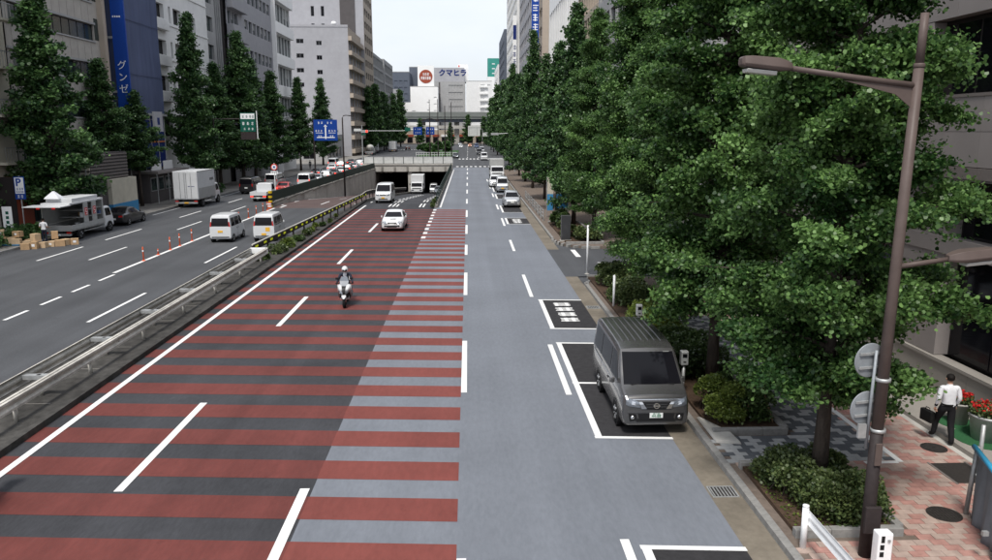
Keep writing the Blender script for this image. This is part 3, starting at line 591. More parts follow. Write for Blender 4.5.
# ------------------------------------------------------------------ vehicles
def ring(s,yo):
    y,zb,w,zs,wr,zr=s; y-=yo; zm=zb+.5*(zs-zb); wb=w*.985
    h=[(0,zb),(w*.88,zb),(w*.98,zb+.13*(zs-zb)),(w,zm),(wb,zs),(wb+(wr-wb)*.9,zs+(zr-zs)*.9),(wr*.93,zr),(wr*.5,zr+.022),(0,zr+.03)]
    return [(x,y,z) for x,z in h]+[(-x,y,z) for x,z in h[-2:0:-1]]
def refine(st,k=3):
    out=[]
    for i in range(len(st)-1):
        out.append(st[i])
        if k>1 and st[i+1][0]-st[i][0]>.5:
            for j in range(1,k): out.append(tuple(a+(b-a)*j/k for a,b in zip(st[i],st[i+1])))
    return out+[st[-1]]
class Veh:
    def __init__(s,name,label,cat,loc,rz,st,L,paintm,group=None,bevel=.03):
        s.t=thing(name,label,cat,loc,rz,group); s.L=L; s.st=st
        s.body=MB().loft([ring(q,L/2) for q in refine(st)])
        s.b=s.body.build('body',paintm,s.t,bevel=bevel,seg=3)
        tri=[]; 
        for f in s.body.f: tri+= [(f[0],f[i],f[i+1]) for i in range(1,len(f)-1)]
        s.bvh=BVHTree.FromPolygons([Vector(v) for v in s.body.v],tri)
    def dec(s,name,m,side,q,off=.008,n=4,parent=None,depth=.03):
        o,d={'F':(lambda a,b:(a,-9,b),(0,1,0)),'B':(lambda a,b:(a,9,b),(0,-1,0)),'R':(lambda a,b:(9,a,b),(-1,0,0)),'L':(lambda a,b:(-9,a,b),(1,0,0)),'T':(lambda a,b:(a,b,9),(0,0,-1))}[side]
        d=Vector(d); v=[]; hit=None
        for i in range(n+1):
            for j in range(n+1):
                u,w=i/n,j/n
                a=(1-u)*(1-w)*q[0][0]+u*(1-w)*q[1][0]+u*w*q[2][0]+(1-u)*w*q[3][0]; b=(1-u)*(1-w)*q[0][1]+u*(1-w)*q[1][1]+u*w*q[2][1]+(1-u)*w*q[3][1]
                p=Vector(o(a,b)); h=s.bvh.ray_cast(p,d)[0]
                if h is None:
                    h=Vector(p); k=[k for k in range(3) if d[k]][0]; h[k]=hit[k] if hit is not None else 0
                else: hit=h
                v.append(h-d*off)
        N1=n+1; f=[(i*N1+j,(i+1)*N1+j,(i+1)*N1+j+1,i*N1+j+1) for i in range(n) for j in range(n)]
        edge=[(i,0) for i in range(n)]+[(n,j) for j in range(n)]+[(i,n) for i in range(n,0,-1)]+[(0,j) for j in range(n,0,-1)]
        base=len(v); v+=[v[i*N1+j]+d*depth for i,j in edge]; K=len(edge)
        f+=[(edge[k][0]*N1+edge[k][1],base+k,base+(k+1)%K,edge[(k+1)%K][0]*N1+edge[(k+1)%K][1]) for k in range(K)]
        b=MB(); b.add(v,f); return b.build(name,m,parent or s.t)
    def both(s,name,m,q,**k): return [s.dec(name,m,sd,q,**k) for sd in ('L','R')]
    def wheels(s,ys,r,tr,wd=.19,rim='rim',lod=0):
        key=('wheel',r,wd,rim)
        if key not in MESHC:
            MESHC[key]=(MB().lathe([(r*.62,-wd/2),(r*.93,-wd/2),(r,-wd*.3),(r,wd*.3),(r*.93,wd/2),(r*.62,wd/2)],24,axis='x').mesh('wheel','tyre',True), None)
            b=MB(); b.lathe([(r*.64,-wd*.45),(r*.64,wd*.45),(r*.58,wd*.5),(r*.55,wd*.3),(.0,wd*.36)],20,axis='x')
            for k in range(7):
                a=2*PI*k/7; b.tube([(wd*.36,.05*math.cos(a),.05*math.sin(a)),(wd*.44,r*.57*math.cos(a),r*.57*math.sin(a))],[.03,.035],5)
            MESHC[key]=(MESHC[key][0],b.mesh('rim',rim))
        for y in ys:
            for sx in (-1,1):
                # dark wheel arch ring on the body side
                a=MB(); a.lathe([(r*1.17,-.10),(r*1.17,.012),(r*1.0,.012),(r*.9,-.1)],20,axis='x')
                ao=link('wheel_arch',a.mesh('wheel_arch','black_plastic'),s.t,(sx*(tr+wd/2-.005),y,r)); ao.rotation_euler=(0,0,0 if sx>0 else PI)
                o=link('wheel',MESHC[key][0],s.t,(sx*tr,y,r)); o.rotation_euler=(0,0,0 if sx>0 else PI)
                if lod<2: link('rim',MESHC[key][1],o)
    def mirror(s,x,y,z,m,sz=(.10,.07,.14)):
        for sx in (-1,1):
            b=MB(); a,c,e=sz; b.box(min(sx*(x+.02),sx*(x+.02+a)),max(sx*(x+.02),sx*(x+.02+a)),y-c/2,y+c/2,z-e/2,z+e/2); o=b.build('mirror',m,s.t,bevel=.02)
MESHC={}
def mir(q): return [(-a,b) for a,b in q]
ST={'van':(4.7,[(0,.36,.70,.62,.66,.84),(.04,.28,.79,.72,.75,.96),(.12,.25,.835,.86,.785,1.04),(.44,.24,.845,1.02,.80,1.15),(1.28,.24,.85,1.12,.735,1.90),(1.75,.24,.85,1.13,.74,1.965),(2.4,.24,.85,1.13,.74,1.985),(4.25,.24,.85,1.13,.735,1.975),(4.58,.26,.845,1.12,.72,1.92),(4.68,.30,.83,1.1,.71,1.80),(4.7,.36,.80,1.0,.70,1.2)]),
 'kei':(3.4,[(0,.34,.60,.56,.56,.68),(.05,.28,.67,.66,.63,.84),(.14,.24,.71,.80,.66,.98),(.36,.22,.73,.95,.675,1.10),(.92,.22,.735,1.04,.615,1.76),(1.3,.22,.735,1.04,.62,1.86),(3.0,.22,.735,1.04,.62,1.86),(3.28,.24,.73,1.03,.61,1.80),(3.37,.28,.72,1.02,.63,1.45),(3.4,.36,.70,.9,.66,1.05)]),
 'sedan':(4.4,[(0,.32,.58,.48,.52,.60),(.07,.24,.72,.55,.64,.68),(.3,.2,.81,.64,.72,.76),(.7,.19,.84,.74,.74,.84),(1.25,.18,.85,.83,.735,.93),(1.98,.18,.855,.89,.60,1.34),(2.4,.18,.855,.9,.595,1.41),(3.05,.18,.855,.9,.59,1.38),(3.75,.2,.85,.9,.67,1.0),(4.2,.24,.82,.88,.70,.98),(4.36,.3,.76,.76,.66,.9),(4.4,.36,.7,.64,.6,.74)]),
 'hatch':(3.9,[(0,.32,.58,.5,.52,.64),(.07,.24,.72,.6,.64,.74),(.3,.2,.80,.7,.70,.84),(.8,.19,.835,.82,.72,.95),(1.55,.18,.84,.92,.60,1.44),(2.1,.18,.84,.94,.60,1.52),(3.2,.18,.84,.94,.59,1.49),(3.6,.22,.83,.94,.60,1.36),(3.84,.26,.80,.92,.66,1.0),(3.9,.34,.74,.7,.66,.8)])}
def car(kind,name,label,cat,x,y,face,paintm,group=None,lod=0,z=0.,plate='plate_white',lit=False,tilt=0.,platez=None):
    L,st=ST[kind]; rz=0 if face<0 else PI
    V=Veh(name,label,cat,(x,y,z),rz+R(tilt),st,L,paintm,group,.03 if lod<2 else 0); h=L/2; W=st[4][2]
    one=kind in('van','kei'); k=W/.85; H=max(s[5] for s in st)
    if one:
        ws=st[3];wt=st[4]; V.dec('windscreen','glass_dark','F',[(-ws[4]*.915,ws[5]+.05),(ws[4]*.915,ws[5]+.05),(wt[4]*.90,wt[5]-.06),(-wt[4]*.90,wt[5]-.06)],n=10)
        zb,zt=wt[3]+.06,wt[5]-.10
        q=[[(-h+.86,zb),(-h+1.75,zb),(-h+1.75,zt),(-h+1.30,zt)],[(-h+1.86,zb),(h-1.55,zb),(h-1.55,zt),(-h+1.86,zt)],[(h-1.45,zb),(h-.30,zb),(h-.38,zt),(h-1.45,zt)]] if kind=='van' else [[(-h+.66,zb),(-h+1.4,zb),(-h+1.4,zt),(-h+1.02,zt)],[(-h+1.48,zb),(h-1.02,zb),(h-1.02,zt),(-h+1.48,zt)],[(h-.94,zb),(h-.2,zb),(h-.28,zt),(h-.94,zt)]]
        for a in q: V.both('side_window','glass_dark',a,n=3)
        V.dec('rear_window','glass_dark','B',[(-W*.80,zb+.02),(W*.80,zb+.02),(W*.74,zt),(-W*.74,zt)])
    else:
        ws=st[4] if kind=='sedan' else st[3]; wt=st[5] if kind=='sedan' else st[4]; rb=st[8] if kind=='sedan' else st[8]; rt=st[7] if kind=='sedan' else st[7]
        V.dec('windscreen','glass_dark','F',[(-ws[4]*.93,ws[5]+.05),(ws[4]*.93,ws[5]+.05),(wt[4]*.88,wt[5]-.03),(-wt[4]*.88,wt[5]-.03)],n=5)
        zb,zt=wt[3]+.07,wt[5]-.05; y0=ws[0]-h; y1=wt[0]-h; y2=rt[0]-h; y3=rb[0]-h; ym=(y1+y2)/2
        V.both('side_window','glass_dark',[(y0+.35,zb),(ym-.03,zb),(ym-.03,zt),(y1+.04,zt)],n=3); V.both('side_window','glass_dark',[(ym+.03,zb),(y3-.28,zb),(y2+.02,zt-.02),(ym+.03,zt)],n=3)
        V.dec('rear_window','glass_dark','B',[(-rb[4]*.88,rb[5]+.05),(rb[4]*.88,rb[5]+.05),(rt[4]*.86,rt[5]-.04),(-rt[4]*.86,rt[5]-.04)])
    zf=(.80 if kind=='van' else .72) if one else .62
    hq=[(.40*k,zf-.05),(.72*k,zf+.0),(.70*k,zf+.17),(.44*k,zf+.10)]
    if kind=='kei': hq=[(.42*k,zf-.06),(.70*k,zf-.04),(.68*k,zf+.14),(.42*k,zf+.12)]
    cx_=sum(p[0] for p in hq)/4; cz_=sum(p[1] for p in hq)/4; bz=[(cx_+(p[0]-cx_)*1.13,cz_+(p[1]-cz_)*1.28) for p in hq]
    for q in (hq,mir(hq)): V.dec('headlight','head_lens','F',q,n=3,off=.016)
    if lod<2 and kind!='van':
        for q in (bz,mir(bz)): V.dec('headlight_bezel','black_plastic','F',q,n=3)
    V.dec('grille','black_plastic','F',[(-.36*k,zf-.02),(.36*k,zf-.02),(.34*k,zf+.07),(-.34*k,zf+.07)],n=3)
    V.dec('lower_grille','black_plastic','F',[(-.5*k,.38),(.5*k,.38),(.46*k,.47),(-.46*k,.47)],n=3)
    V.dec('number_plate',plate,'F',[(-.165,.485),(.165,.485),(.165,.62),(-.165,.62)],off=.02,n=1)
    zr=(.95 if kind=='van' else 1.12) if one else .72
    tl='tail_lit' if lit else 'tail_red'
    tq=[(W*.80,zr-.02),(W*.93,zr-.02),(W*(.90 if kind=='van' else .86),zr+.30),(W*.78,zr+.30)] if one else [(W*.45,zr),(W*.82,zr),(W*.80,zr+.14),(W*.45,zr+.13)]
    for q in (tq,mir(tq)): V.dec('tail_light',tl,'B',q,n=3,off=.012)
    pz=platez or (.70 if one else .52); V.dec('number_plate',plate,'B',[(-.165,pz),(.165,pz),(.165,pz+.14),(-.165,pz+.14)],off=.02,n=1)
    if lod<2:
        V.dec('bumper_trim','black_plastic','B',[(-W*.8,.36),(W*.8,.36),(W*.8,.42),(-W*.8,.42)],n=3)
        for yy in ((-h+1.80,h-1.5) if one else (-h+1.3,-h+2.35)): V.both('door_seam','black_plastic',[(yy,.34),(yy+.012,.34),(yy+.012,1.0),(yy,1.0)],n=3,off=.003,depth=.01)
        for yy in ((-h+1.6,-h+2.0) if one else (-h+2.1,)): V.both('door_handle','black_plastic',[(yy,.88),(yy+.14,.88),(yy+.14,.91),(yy,.91)],n=1,off=.02)
        V.mirror(W,-h+(1.0 if one else 1.6),1.15 if one else .98,paintm if lod==0 else 'black_plastic')
    r=.32 if kind=='van' else (.27 if kind=='kei' else .30)
    V.wheels((-h+(.90 if kind=='van' else .55 if kind=='kei' else .78),h-(1.22 if kind=='van' else .55 if kind=='kei' else .85 if kind=='sedan' else .6)),r,W-.10,lod=lod)
    return V
def truck(name,label,x,y,face,cabm,boxm,group=None,L=6.2,W=2.2,H=3.2,lod=1,z=0.,kindb='box',lit=False):
    rz=0 if face<0 else PI; h=L/2; k=W/2
    st=[(0,.45,k*.86,.75,k*.84,.92),(.06,.40,k*.93,.95,k*.90,1.12),(.14,.38,k*.95,1.2,k*.90,1.30),(.42,.38,k*.95,1.25,k*.86,2.02),(.7,.38,k*.95,1.25,k*.86,2.12),(1.55,.38,k*.95,1.25,k*.86,2.12),(1.62,.42,k*.93,1.25,k*.84,2.05)]
    V=Veh(name,label,'truck',(x,y,z),rz,st,L,cabm,group)
    V.dec('windscreen','glass_dark','F',[(-k*.82,1.33),(k*.82,1.33),(k*.78,1.97),(-k*.78,1.97)])
    V.both('side_window','glass_dark',[(-h+.40,1.33),(-h+1.35,1.33),(-h+1.35,1.95),(-h+.55,1.95)],n=3)
    for q in ([(k*.45,.62),(k*.82,.62),(k*.82,.82),(k*.45,.82)],): V.dec('headlight','head_lens','F',q,n=2); V.dec('headlight','head_lens','F',mir(q),n=2)
    V.dec('grille','black_plastic','F',[(-k*.7,.95),(k*.7,.95),(k*.7,1.12),(-k*.7,1.12)],n=2); V.dec('number_plate','plate_white','F',[(-.17,.5),(.17,.5),(.17,.64),(-.17,.64)],n=1,off=.02)
    V.mirror(k*.95,-h+.35,1.75,'black_plastic',(.16,.06,.34))
    box('chassis','black_plastic',V.t,-.42,.42,-h+1.2,h-.1,.5,.78)
    if kindb=='box':
        c=box('cargo_box',boxm,V.t,-k,k,-h+1.75,h,.82,H,.03)
        for s in (-1,1): box('rear_door','box_white' if boxm!='box_grey' else boxm,c,.02*s if s>0 else -k+.06,k-.06 if s>0 else -.02,h-.005,h+.03,.92,H-.1)
        for xx in (-k*.45,-k*.08,k*.08,k*.45): b=MB(); b.tube([(xx,h+.05,.95),(xx,h+.05,H-.15)],.022,6); b.build('lock_rod','galv',c)
        for s in (-1,1): 
            for zz in (.84,H-.06): box('edge_rail','galv',c,s*k-.02,s*k+.02,-h+1.74,h+.01,zz,zz+.07)
        b=MB(); b.box(k+.004,k+.012,-h+1.9,h-.2,.9,H-.15) ; b.box(-k-.012,-k-.004,-h+1.9,h-.2,.9,H-.15); b.build('side_panel',boxm,c)
    else:
        box('flat_bed',boxm,V.t,-k,k,-h+1.75,h,.78,.86)
        for s in (-1,1): box('side_board',boxm,V.t,s*k-.03,s*k+.03,-h+1.75,h,.87,1.22)
        box('tail_board',boxm,V.t,-k+.04,k-.04,h-.05,h,.87,1.22); box('head_board',boxm,V.t,-k+.04,k-.04,-h+1.75,-h+1.82,.87,1.95)
    box('rear_bumper','galv',V.t,-k*.9,k*.9,h-.12,h+.02,.42,.58)
    for s in (-1,1): box('tail_light','tail_lit' if lit else 'tail_red',V.t,s*k*.78-.16,s*k*.78+.16,h+.021,h+.05,.60,.72); 
    box('number_plate','plate_white' if kindb!='box' else 'plate_yellow',V.t,-.2,.2,h+.022,h+.04,.44,.57)
    for s in (-1,1): b=MB(); b.tube([(s*k*.92,-h+2.2,.55),(s*k*.92,h-2.0,.55)],.025,6); b.tube([(s*k*.92,-h+2.2,.72),(s*k*.92,h-2.0,.72)],.025,6); b.build('side_guard','galv',V.t)
    V.wheels((-h+.85,h-1.35),.40,k-.14,.24,'rim_dark' if lod<1 else 'rim',lod)
    return V
# hero van beside the kerb
V=car('van','parked_van','dark grey metallic van parked in the black bay under the trees','van',4.62,20.35,-1,'car_grey')
h=2.35
for k in range(7): V.dec('roof_rib','car_grey','T',[(-.54+.17*k,-h+1.75),(-.50+.17*k,-h+1.75),(-.50+.17*k,h-.35),(-.54+.17*k,h-.35)],off=.022,n=3)
for sx in (-1,1):
    q=[(.66*sx,.40),(.47*sx,.42),(.50*sx,.58),(.69*sx,.60)]; V.dec('fog_lamp_recess','black_plastic','F',q,n=3,off=.014)
    MB().lathe([(.0,-.045),(.05,-.04),(.055,.02)],14,(.585*sx,-h+.02,.50),'y').build('fog_lamp','chrome',V.t,True)
    V.dec('headlight_lens','head_lens','F',[(.43*sx,.78),(.76*sx,.82),(.75*sx,1.0),(.48*sx,.92)],n=5,off=.014)
    V.dec('headlight_reflector','chrome','F',[(.52*sx,.82),(.62*sx,.84),(.61*sx,.92),(.53*sx,.90)],n=2,off=.018)
    V.dec('chrome_wing','chrome','F',[(.24*sx,.72),(.37*sx,.72),(.44*sx,.90),(.36*sx,.90)],n=3,off=.020)
    V.dec('side_intake','black_plastic','F',[(.40*sx,.74),(.46*sx,.76),(.47*sx,.90),(.44*sx,.90)],n=2,off=.014)
    MB().tube([(.02*sx-.0,-h+.50,1.20),(.55*sx,-h+.46,1.20)],.010,6).build('wiper','black_plastic',V.t)
V.dec('bonnet_chrome_line','chrome','F',[(-.60,.945),(.60,.945),(.60,.96),(-.60,.96)],n=6,off=.012)
V.dec('grille_mesh','black_plastic','F',[(-.25,.70),(.25,.70),(.36,.90),(-.36,.90)],n=4,off=.015)
for zz in (.76,.82): V.dec('grille_bar','rim_dark','F',[(-.26,zz),(.26,zz),(.27,zz+.018),(-.27,zz+.018)],n=3,off=.022)
V.dec('bumper_bar','car_grey','F',[(-.72,.62),(.72,.62),(.73,.69),(-.73,.69)],n=5,off=.022)
V.dec('bumper_intake','black_plastic','F',[(-.42,.44),(.42,.44),(.46,.59),(-.46,.59)],n=4,off=.015)
b=MB()
for i in range(24):
    a0,a1=2*PI*i/24,2*PI*(i+1)/24; f=lambda r,a:(r*math.cos(a),-h-.035,.80+r*math.sin(a)); g=lambda r,a:(r*math.cos(a),-h+.02,.80+r*math.sin(a))
    b.add([f(.052,a0),f(.072,a0),f(.072,a1),f(.052,a1),g(.052,a0),g(.072,a0),g(.072,a1),g(.052,a1)],[(0,1,2,3),(1,5,6,2),(0,3,7,4)])
b.box(-.085,.085,-h-.04,-h+.02,.785,.815); b.build('front_emblem','chrome',V.t)
text('plate_number','44-88','plate_text',V.t,.10,FACE((0,-h-.028,.535)),.002)
text('plate_area','品川 400','plate_text',V.t,.045,FACE((0,-h-.028,.598)),.002)
V.both('side_moulding','chrome',[(-h+.2,.98),(h-.3,1.0),(h-.3,1.015),(-h+.2,.995)],n=6,off=.006); V.both('sliding_rail','black_plastic',[(h-1.7,1.05),(h-.35,1.05),(h-.35,1.07),(h-1.7,1.07)],n=4,off=.006)
box('inside_shade','blind',V.t,.40,.56,-h+1.16,-h+1.165,1.84,1.86)
# oncoming traffic
car('sedan','white_car','white sedan with raised bonnet scoop coming up the striped lanes','car',-5.75,59.9,-1,'car_white')
sp=bpy.data.objects['white_car']; box('front_intake','black_plastic',sp,-.36,.36,-2.235,-2.195,.34,.46,.01); b=MB(); b.box(-.62,.62,1.95,2.15,1.14,1.17); b.box(-.62,-.58,1.97,2.13,.95,1.14); b.box(.58,.62,1.97,2.13,.95,1.14); b.build('rear_spoiler','car_white',sp,bevel=.01); b=MB(); b.box(-.26,.26,-1.5,-1.1,.80,.92); b.build('bonnet_scoop','car_white',sp,bevel=.03); box('scoop_opening','black_plastic',sp,-.22,.22,-1.52,-1.49,.83,.90)
for sx in (-1,1): MB().lathe([(0,-.02),(.07,-.01),(.075,.03)],14,(.52*sx,-2.19,.42),'y').build('fog_lamp','black_plastic',sp,True)
V=car('van','white_van','white van climbing out of the underpass left lane','van',-8.95,83.6,-1,'car_white',lod=1,plate='plate_yellow',z=zp(82)); V.t.rotation_euler[0]=-.02
truck('delivery_truck','white delivery truck in the mouth of the underpass',-9.2,141,-1,'car_white','box_white',W=2.3,H=3.3,L=6,z=zp(139))
car('kei','small_van','small silver van beside the truck in the underpass mouth','van',-6.5,146,-1,'car_silver',lod=1,z=zp(146))
car('sedan','grey_car','grey sedan just inside the right underpass opening','car',-5.0,133,-1,'car_darkgrey',lod=1,z=zp(133))
# kerbside cars on the blue avenue
car('hatch','silver_hatchback','nearest silver hatchback parked on the blue avenue past the side street','car',4.3,77.4,-1,'car_silver',lod=1)
car('kei','pale_blue_small_car','pale small high-roofed car behind the silver hatchback','car',4.15,95.5,-1,'car_silver',lod=1,plate='plate_yellow')
car('hatch','white_hatchback','white hatchback parked third along the blue avenue','car',3.6,104.5,-1,'car_white',lod=1)
truck('grey_box_truck','grey box truck parked before the crossing on the right',4.4,121,-1,'car_white','box_grey',W=2.2,H=3.1,L=6.5)
car('van','white_van','white van just past the crossing on the right','van',4.0,197,-1,'car_white',lod=2)
car('sedan','black_car','dark sedan waiting left of the crossing beyond the portal','car',-3.4,212,-1,'car_black',lod=2)
far=[('van',3.4,238,'car_darkgrey','dark van behind the white one past the crossing'),('van',4.6,262,'car_silver','silver van in the distance on the right'),('hatch',-3,330,'car_white','distant white hatchback on the avenue left lane'),('sedan',.8,352,'car_orange','distant yellow taxi on the avenue'),('van',3.5,330,'car_blue','distant blue van on the right'),
 ('sedan',-12,300,'car_white','distant white sedan left of the island'),('van',-16,320,'car_white','distant white van left of the island'),('sedan',-8,345,'car_black','distant black sedan behind the island'),('hatch',-20,350,'car_silver','distant silver hatchback on the far left lanes'),('van',-13,370,'car_white','most distant white van below the viaduct'),('sedan',-4,385,'car_silver','most distant silver sedan below the viaduct'),('hatch',-23,300,'car_black','distant black hatchback by the left trees')]
for k,x,y,p,l in far: car(k,'distant_car',l,'car',x,y,-1 if x>-10 else 1,p,lod=2,group='distant traffic')
# vehicles driving away on the left
car('kei','white_small_van','white small van with dark rear window in the left of two lanes','van',-16.75,54.0,1,'car_white',plate='plate_yellow')
V=car('kei','white_small_van','white small van with a yellow notice on its tailgate nearest the median','van',-13.95,54.4,1,'car_white',plate='plate_yellow',platez=.46)
V.dec('yellow_notice','plate_yellow','B',[(-.42,.72),(-.12,.72),(-.12,1.0),(-.42,1.0)],n=2); 
V=truck('box_truck','large white box truck parked at the far kerb under the trees',-27.55,80.0,1,'car_white','box_white',W=2.35,H=3.55,L=7.0)
cb=[c for c in V.t.children if c.name.startswith('cargo_box')][0]
box('lower_side_panel','box_grey',cb,-1.20,-1.19,-1.65,3.3,.92,1.9); 
for k in range(4): box('side_lettering','black_plastic',cb,-1.20,-1.188,-1.2+.3*k,-1.02+.3*k,2.5,2.75)
for k in range(5): box('door_lettering','sign_navy',cb,-.85+.13*k,-.76+.13*k,3.531,3.535,2.05,2.13)
truck('flatbed_truck','small white flatbed truck beside the striped post at the ramp fork',-22.3,85.0,1,'car_white','car_white',W=1.7,L=4.3,kindb='flat',lit=True)
bpy.data.objects['flatbed_truck'].scale=(1,1,.85)
car('van','black_van','black van parked under the dark trees left of the flatbed truck','van',-26.3,95,1,'car_black',lod=1)
car('van','grey_van','grey van in front of the parked black van','van',-25.6,104,1,'car_silver',lod=1)
car('van','white_van','white van at the tail of the queue beside the retaining wall','van',-21.3,103.5,1,'car_white',lod=1,lit=True)
car('sedan','red_car','dark red low car next to the flatbed truck','car',-22.0,94.0,1,'car_red',lod=1,lit=True)
q=[(-21.4,111.5,'sedan','car_silver','silver sedan with lit brake lights, directly ahead of the queue-tail van'),(-21.4,118.5,'hatch','car_white','white hatchback, second car ahead of the queue-tail van'),(-21.5,125.5,'sedan','car_black','black sedan, third car ahead of the queue-tail van'),(-21.5,133,'sedan','car_white','white sedan, fourth car ahead of the queue-tail van'),(-21.6,141,'hatch','car_darkgrey','grey hatchback, fifth car ahead of the queue-tail van'),(-21.8,150,'sedan','car_silver','silver sedan near the portal end of the queue'),(-22,160,'hatch','car_white','white hatchback near the front of the queue'),(-22,172,'sedan','car_white','foremost white sedan of the queue'),
 (-24.6,128,'sedan','car_darkgrey','grey sedan in the middle lane beside the queue'),(-24.7,143,'sedan','car_white','white sedan in the middle lane beside the queue'),(-27.2,159,'van','car_white','white van at the kerb beyond the blue road sign'),(-25,155,'hatch','car_silver','silver hatchback in the middle lane before the corner'),(-25,168,'sedan','car_black','black sedan in the middle lane before the corner')]
for x,y,k,p,l in q: car(k,'queued_car',l,'car',x,y,1,p,lod=1,lit=True,group='queue of cars beside the wall')
truck('far_box_truck','white box truck beyond the red traffic light',-26.2,275,1,'car_white','box_white',W=2.4,H=3.6,L=7)
truck('far_box_truck','small white truck left of the far box truck',-31,262,1,'car_white','box_white',W=2.2,H=3.2,L=6)
t=truck('mixer_truck','concrete mixer truck with pale green drum at the far corner',-29.6,238,1,'car_green','car_silver',W=2.4,L=7,kindb='flat').t
MB().loft([[(r*math.cos(2*PI*j/14),y,1.9+zz+r*math.sin(2*PI*j/14)) for j in range(14)] for y,r,zz in ((-1.3,.5,-.1),(-.9,1.05,0),(.8,1.2,.2),(2.6,.75,.5),(3.2,.45,.65))]).build('drum','car_cream',t,True)
car('sedan','parked_dark_car','dark sedan parked in front of the open shop truck','car',-28.0,63.9,1,'car_black')
# ------------------------------------------------------------------ open shop truck with cartons
V=truck('shop_truck','white truck with its cargo body opened as a shop, cartons behind it',-28.05,56.6,1,'car_white','box_grey',W=2.1,L=7.0,kindb='flat'); T=V.t; T.scale=(.92,.93,.90); h=3.5; k=1.05
box('roof_panel','box_white',T,-k,k,-h+1.75,h,2.75,2.9,.02); box('roof_box','box_white',T,-k+.1,k-.1,h-4.6,h-.6,2.9,3.2,.03)
box('front_wall','box_grey',T,-k,k,-h+1.78,-h+1.86,.9,2.75)
box('far_wall','box_grey',T,k-.06,k,-h+1.87,h,1.25,2.75)
for y0,y1 in ((-h+1.9,-h+2.0),(-h+3.0,-h+3.7),(-h+4.35,-h+5.0)): box('rack_panel','box_grey',T,-k-.02,-k+.04,y0,y1,1.23,2.75)
for y0 in (-h+3.35,-h+4.67):
    p=box('red_emblem','sign_red',T,-k-.035,-k-.021,y0-.2,y0+.2,1.75,2.35); b=MB()
    for z0,a,c in ((1.82,-.12,.12),(2.02,-.12,.12),(2.22,-.12,.12)): b.box(-k-.045,-k-.036,y0+a,y0+c,z0,z0+.05)
    b.box(-k-.045,-k-.036,y0-.13,y0-.08,1.85,2.04); b.box(-k-.045,-k-.036,y0+.08,y0+.13,2.04,2.24); b.build('emblem_stroke','sign_white',p)
for zz in (1.6,2.15): box('shelf','galv',T,-k+.05,k-.1,-h+1.9,h-2.0,zz,zz+.03)
box('rear_awning','box_white',T,-k-.1,k+.5,h,h+1.5,2.72,2.78); box('awning_light','tail_red',T,-.8,-.55,h+1.5,h+1.53,2.6,2.72); box('awning_light','tail_red',T,.3,.55,h+1.5,h+1.53,2.6,2.72)
r2=random.Random(4)
for i in range(6): 
    a=.22+.15*r2.random(); xx=r2.choice((-.75,-.4,0,.4)); yy=-h+2.3+i*.55; zz=.776 if i%2 else 1.468
    tag(link('carton',MB().box(-a/2,a/2,-a/2,a/2,0,a*.9).mesh('carton',r2.choice(('cardboard','cardboard2','car_white','car_blue'))),None,(-28.05-xx,56.6-yy,zz)),'packed box on the shelves inside the shop truck, %s from the cab'%ORD(i),'box','boxes in the shop truck')
t=thing('canopy_tent','small white folded tent peak on top of the shop truck','tent',(-28.4,54.0,2.88)); MB().loft([[(-.5,-.4,0),(.5,-.4,0),(.5,.4,0),(-.5,.4,0)],[(-.42,-.33,.12),(.42,-.33,.12),(.42,.33,.12),(-.42,.33,.12)],[(-.05,-.05,.5),(.05,-.05,.5),(.05,.05,.5),(-.05,.05,.5)]]).build('fabric','cloth_white',t)
t=thing('banner_stand','white upright banner stand beside the shop truck','banner',(-31.2,53.2,.12)); box('panel','sign_white',t,-.32,.32,-.02,.02,.25,2.3); b=MB(); b.box(-.2,.2,-.25,.25,0,.05); b.tube([(0,.04,.05),(0,.04,2.3)],.02,6); b.build('stand','galv',t)
for kk in range(5): box('lettering','sign_green',t,-.1,.1,-.028,-.021,.5+.32*kk,.7+.32*kk)
cart=[(-30.9,50.6,0),(-30.3,50.9,0),(-30.5,51.0,1),(-29.8,51.1,0),(-29.4,50.8,0),(-29.5,51.2,1),(-29.0,51.6,0),(-27.9,50.1,0),(-28.3,49.8,0),(-27.6,50.6,0),(-28.0,50.5,1),(-27.3,51.2,0),(-26.9,51.3,0),(-26.8,51.8,0),(-27.4,51.7,1),(-26.3,52.0,0),(-31.3,51.3,0),(-28.7,50.9,0),(-30.9,51.3,1)]
cm=[]
for m in ('cardboard','cardboard2'): cm.append(m)
cart.sort()
for i,(x,y,lv) in enumerate(cart):
    a,c,e=r2.uniform(.38,.58),r2.uniform(.34,.5),r2.uniform(.34,.5)
    t=thing('cardboard_carton',('cardboard carton lying on top of the pile behind the shop truck, %s from the left' if lv else 'cardboard carton on the road behind the shop truck, %s from the left')%ORD(i),'carton',(x,y,.44*lv+(.21 if -30.6<x<-29.3 and y<51.3 and not lv else 0)+(.2 if lv and -30.8<x<-29.3 else 0)),r2.uniform(-.5,.5),'cartons on the road behind the shop truck')
    MB().box(-a/2,a/2,-c/2,c/2,0,e).build('body',cm[i%2],t); box('packing_tape','tape',t,-a/2-.002,a/2+.002,-.03,.03,e*.3,e+.003)
    if i%3==0: box('address_label','sign_white',t,-.1,.08,-c/2-.004,-c/2-.0005,e*.35,e*.7)
t=thing('trolley','blue platform trolley under the cartons','trolley',(-29.9,51.0,0)); box('platform','shed_blue',t,-.75,.75,-.45,.45,.14,.2,.01)
for sx in (-1,1):
    for sy in (-1,1): MB().lathe([(.06,-.02),(.06,.02)],12,(.6*sx,.35*sy,.07),'x').build('caster','black_plastic',t)
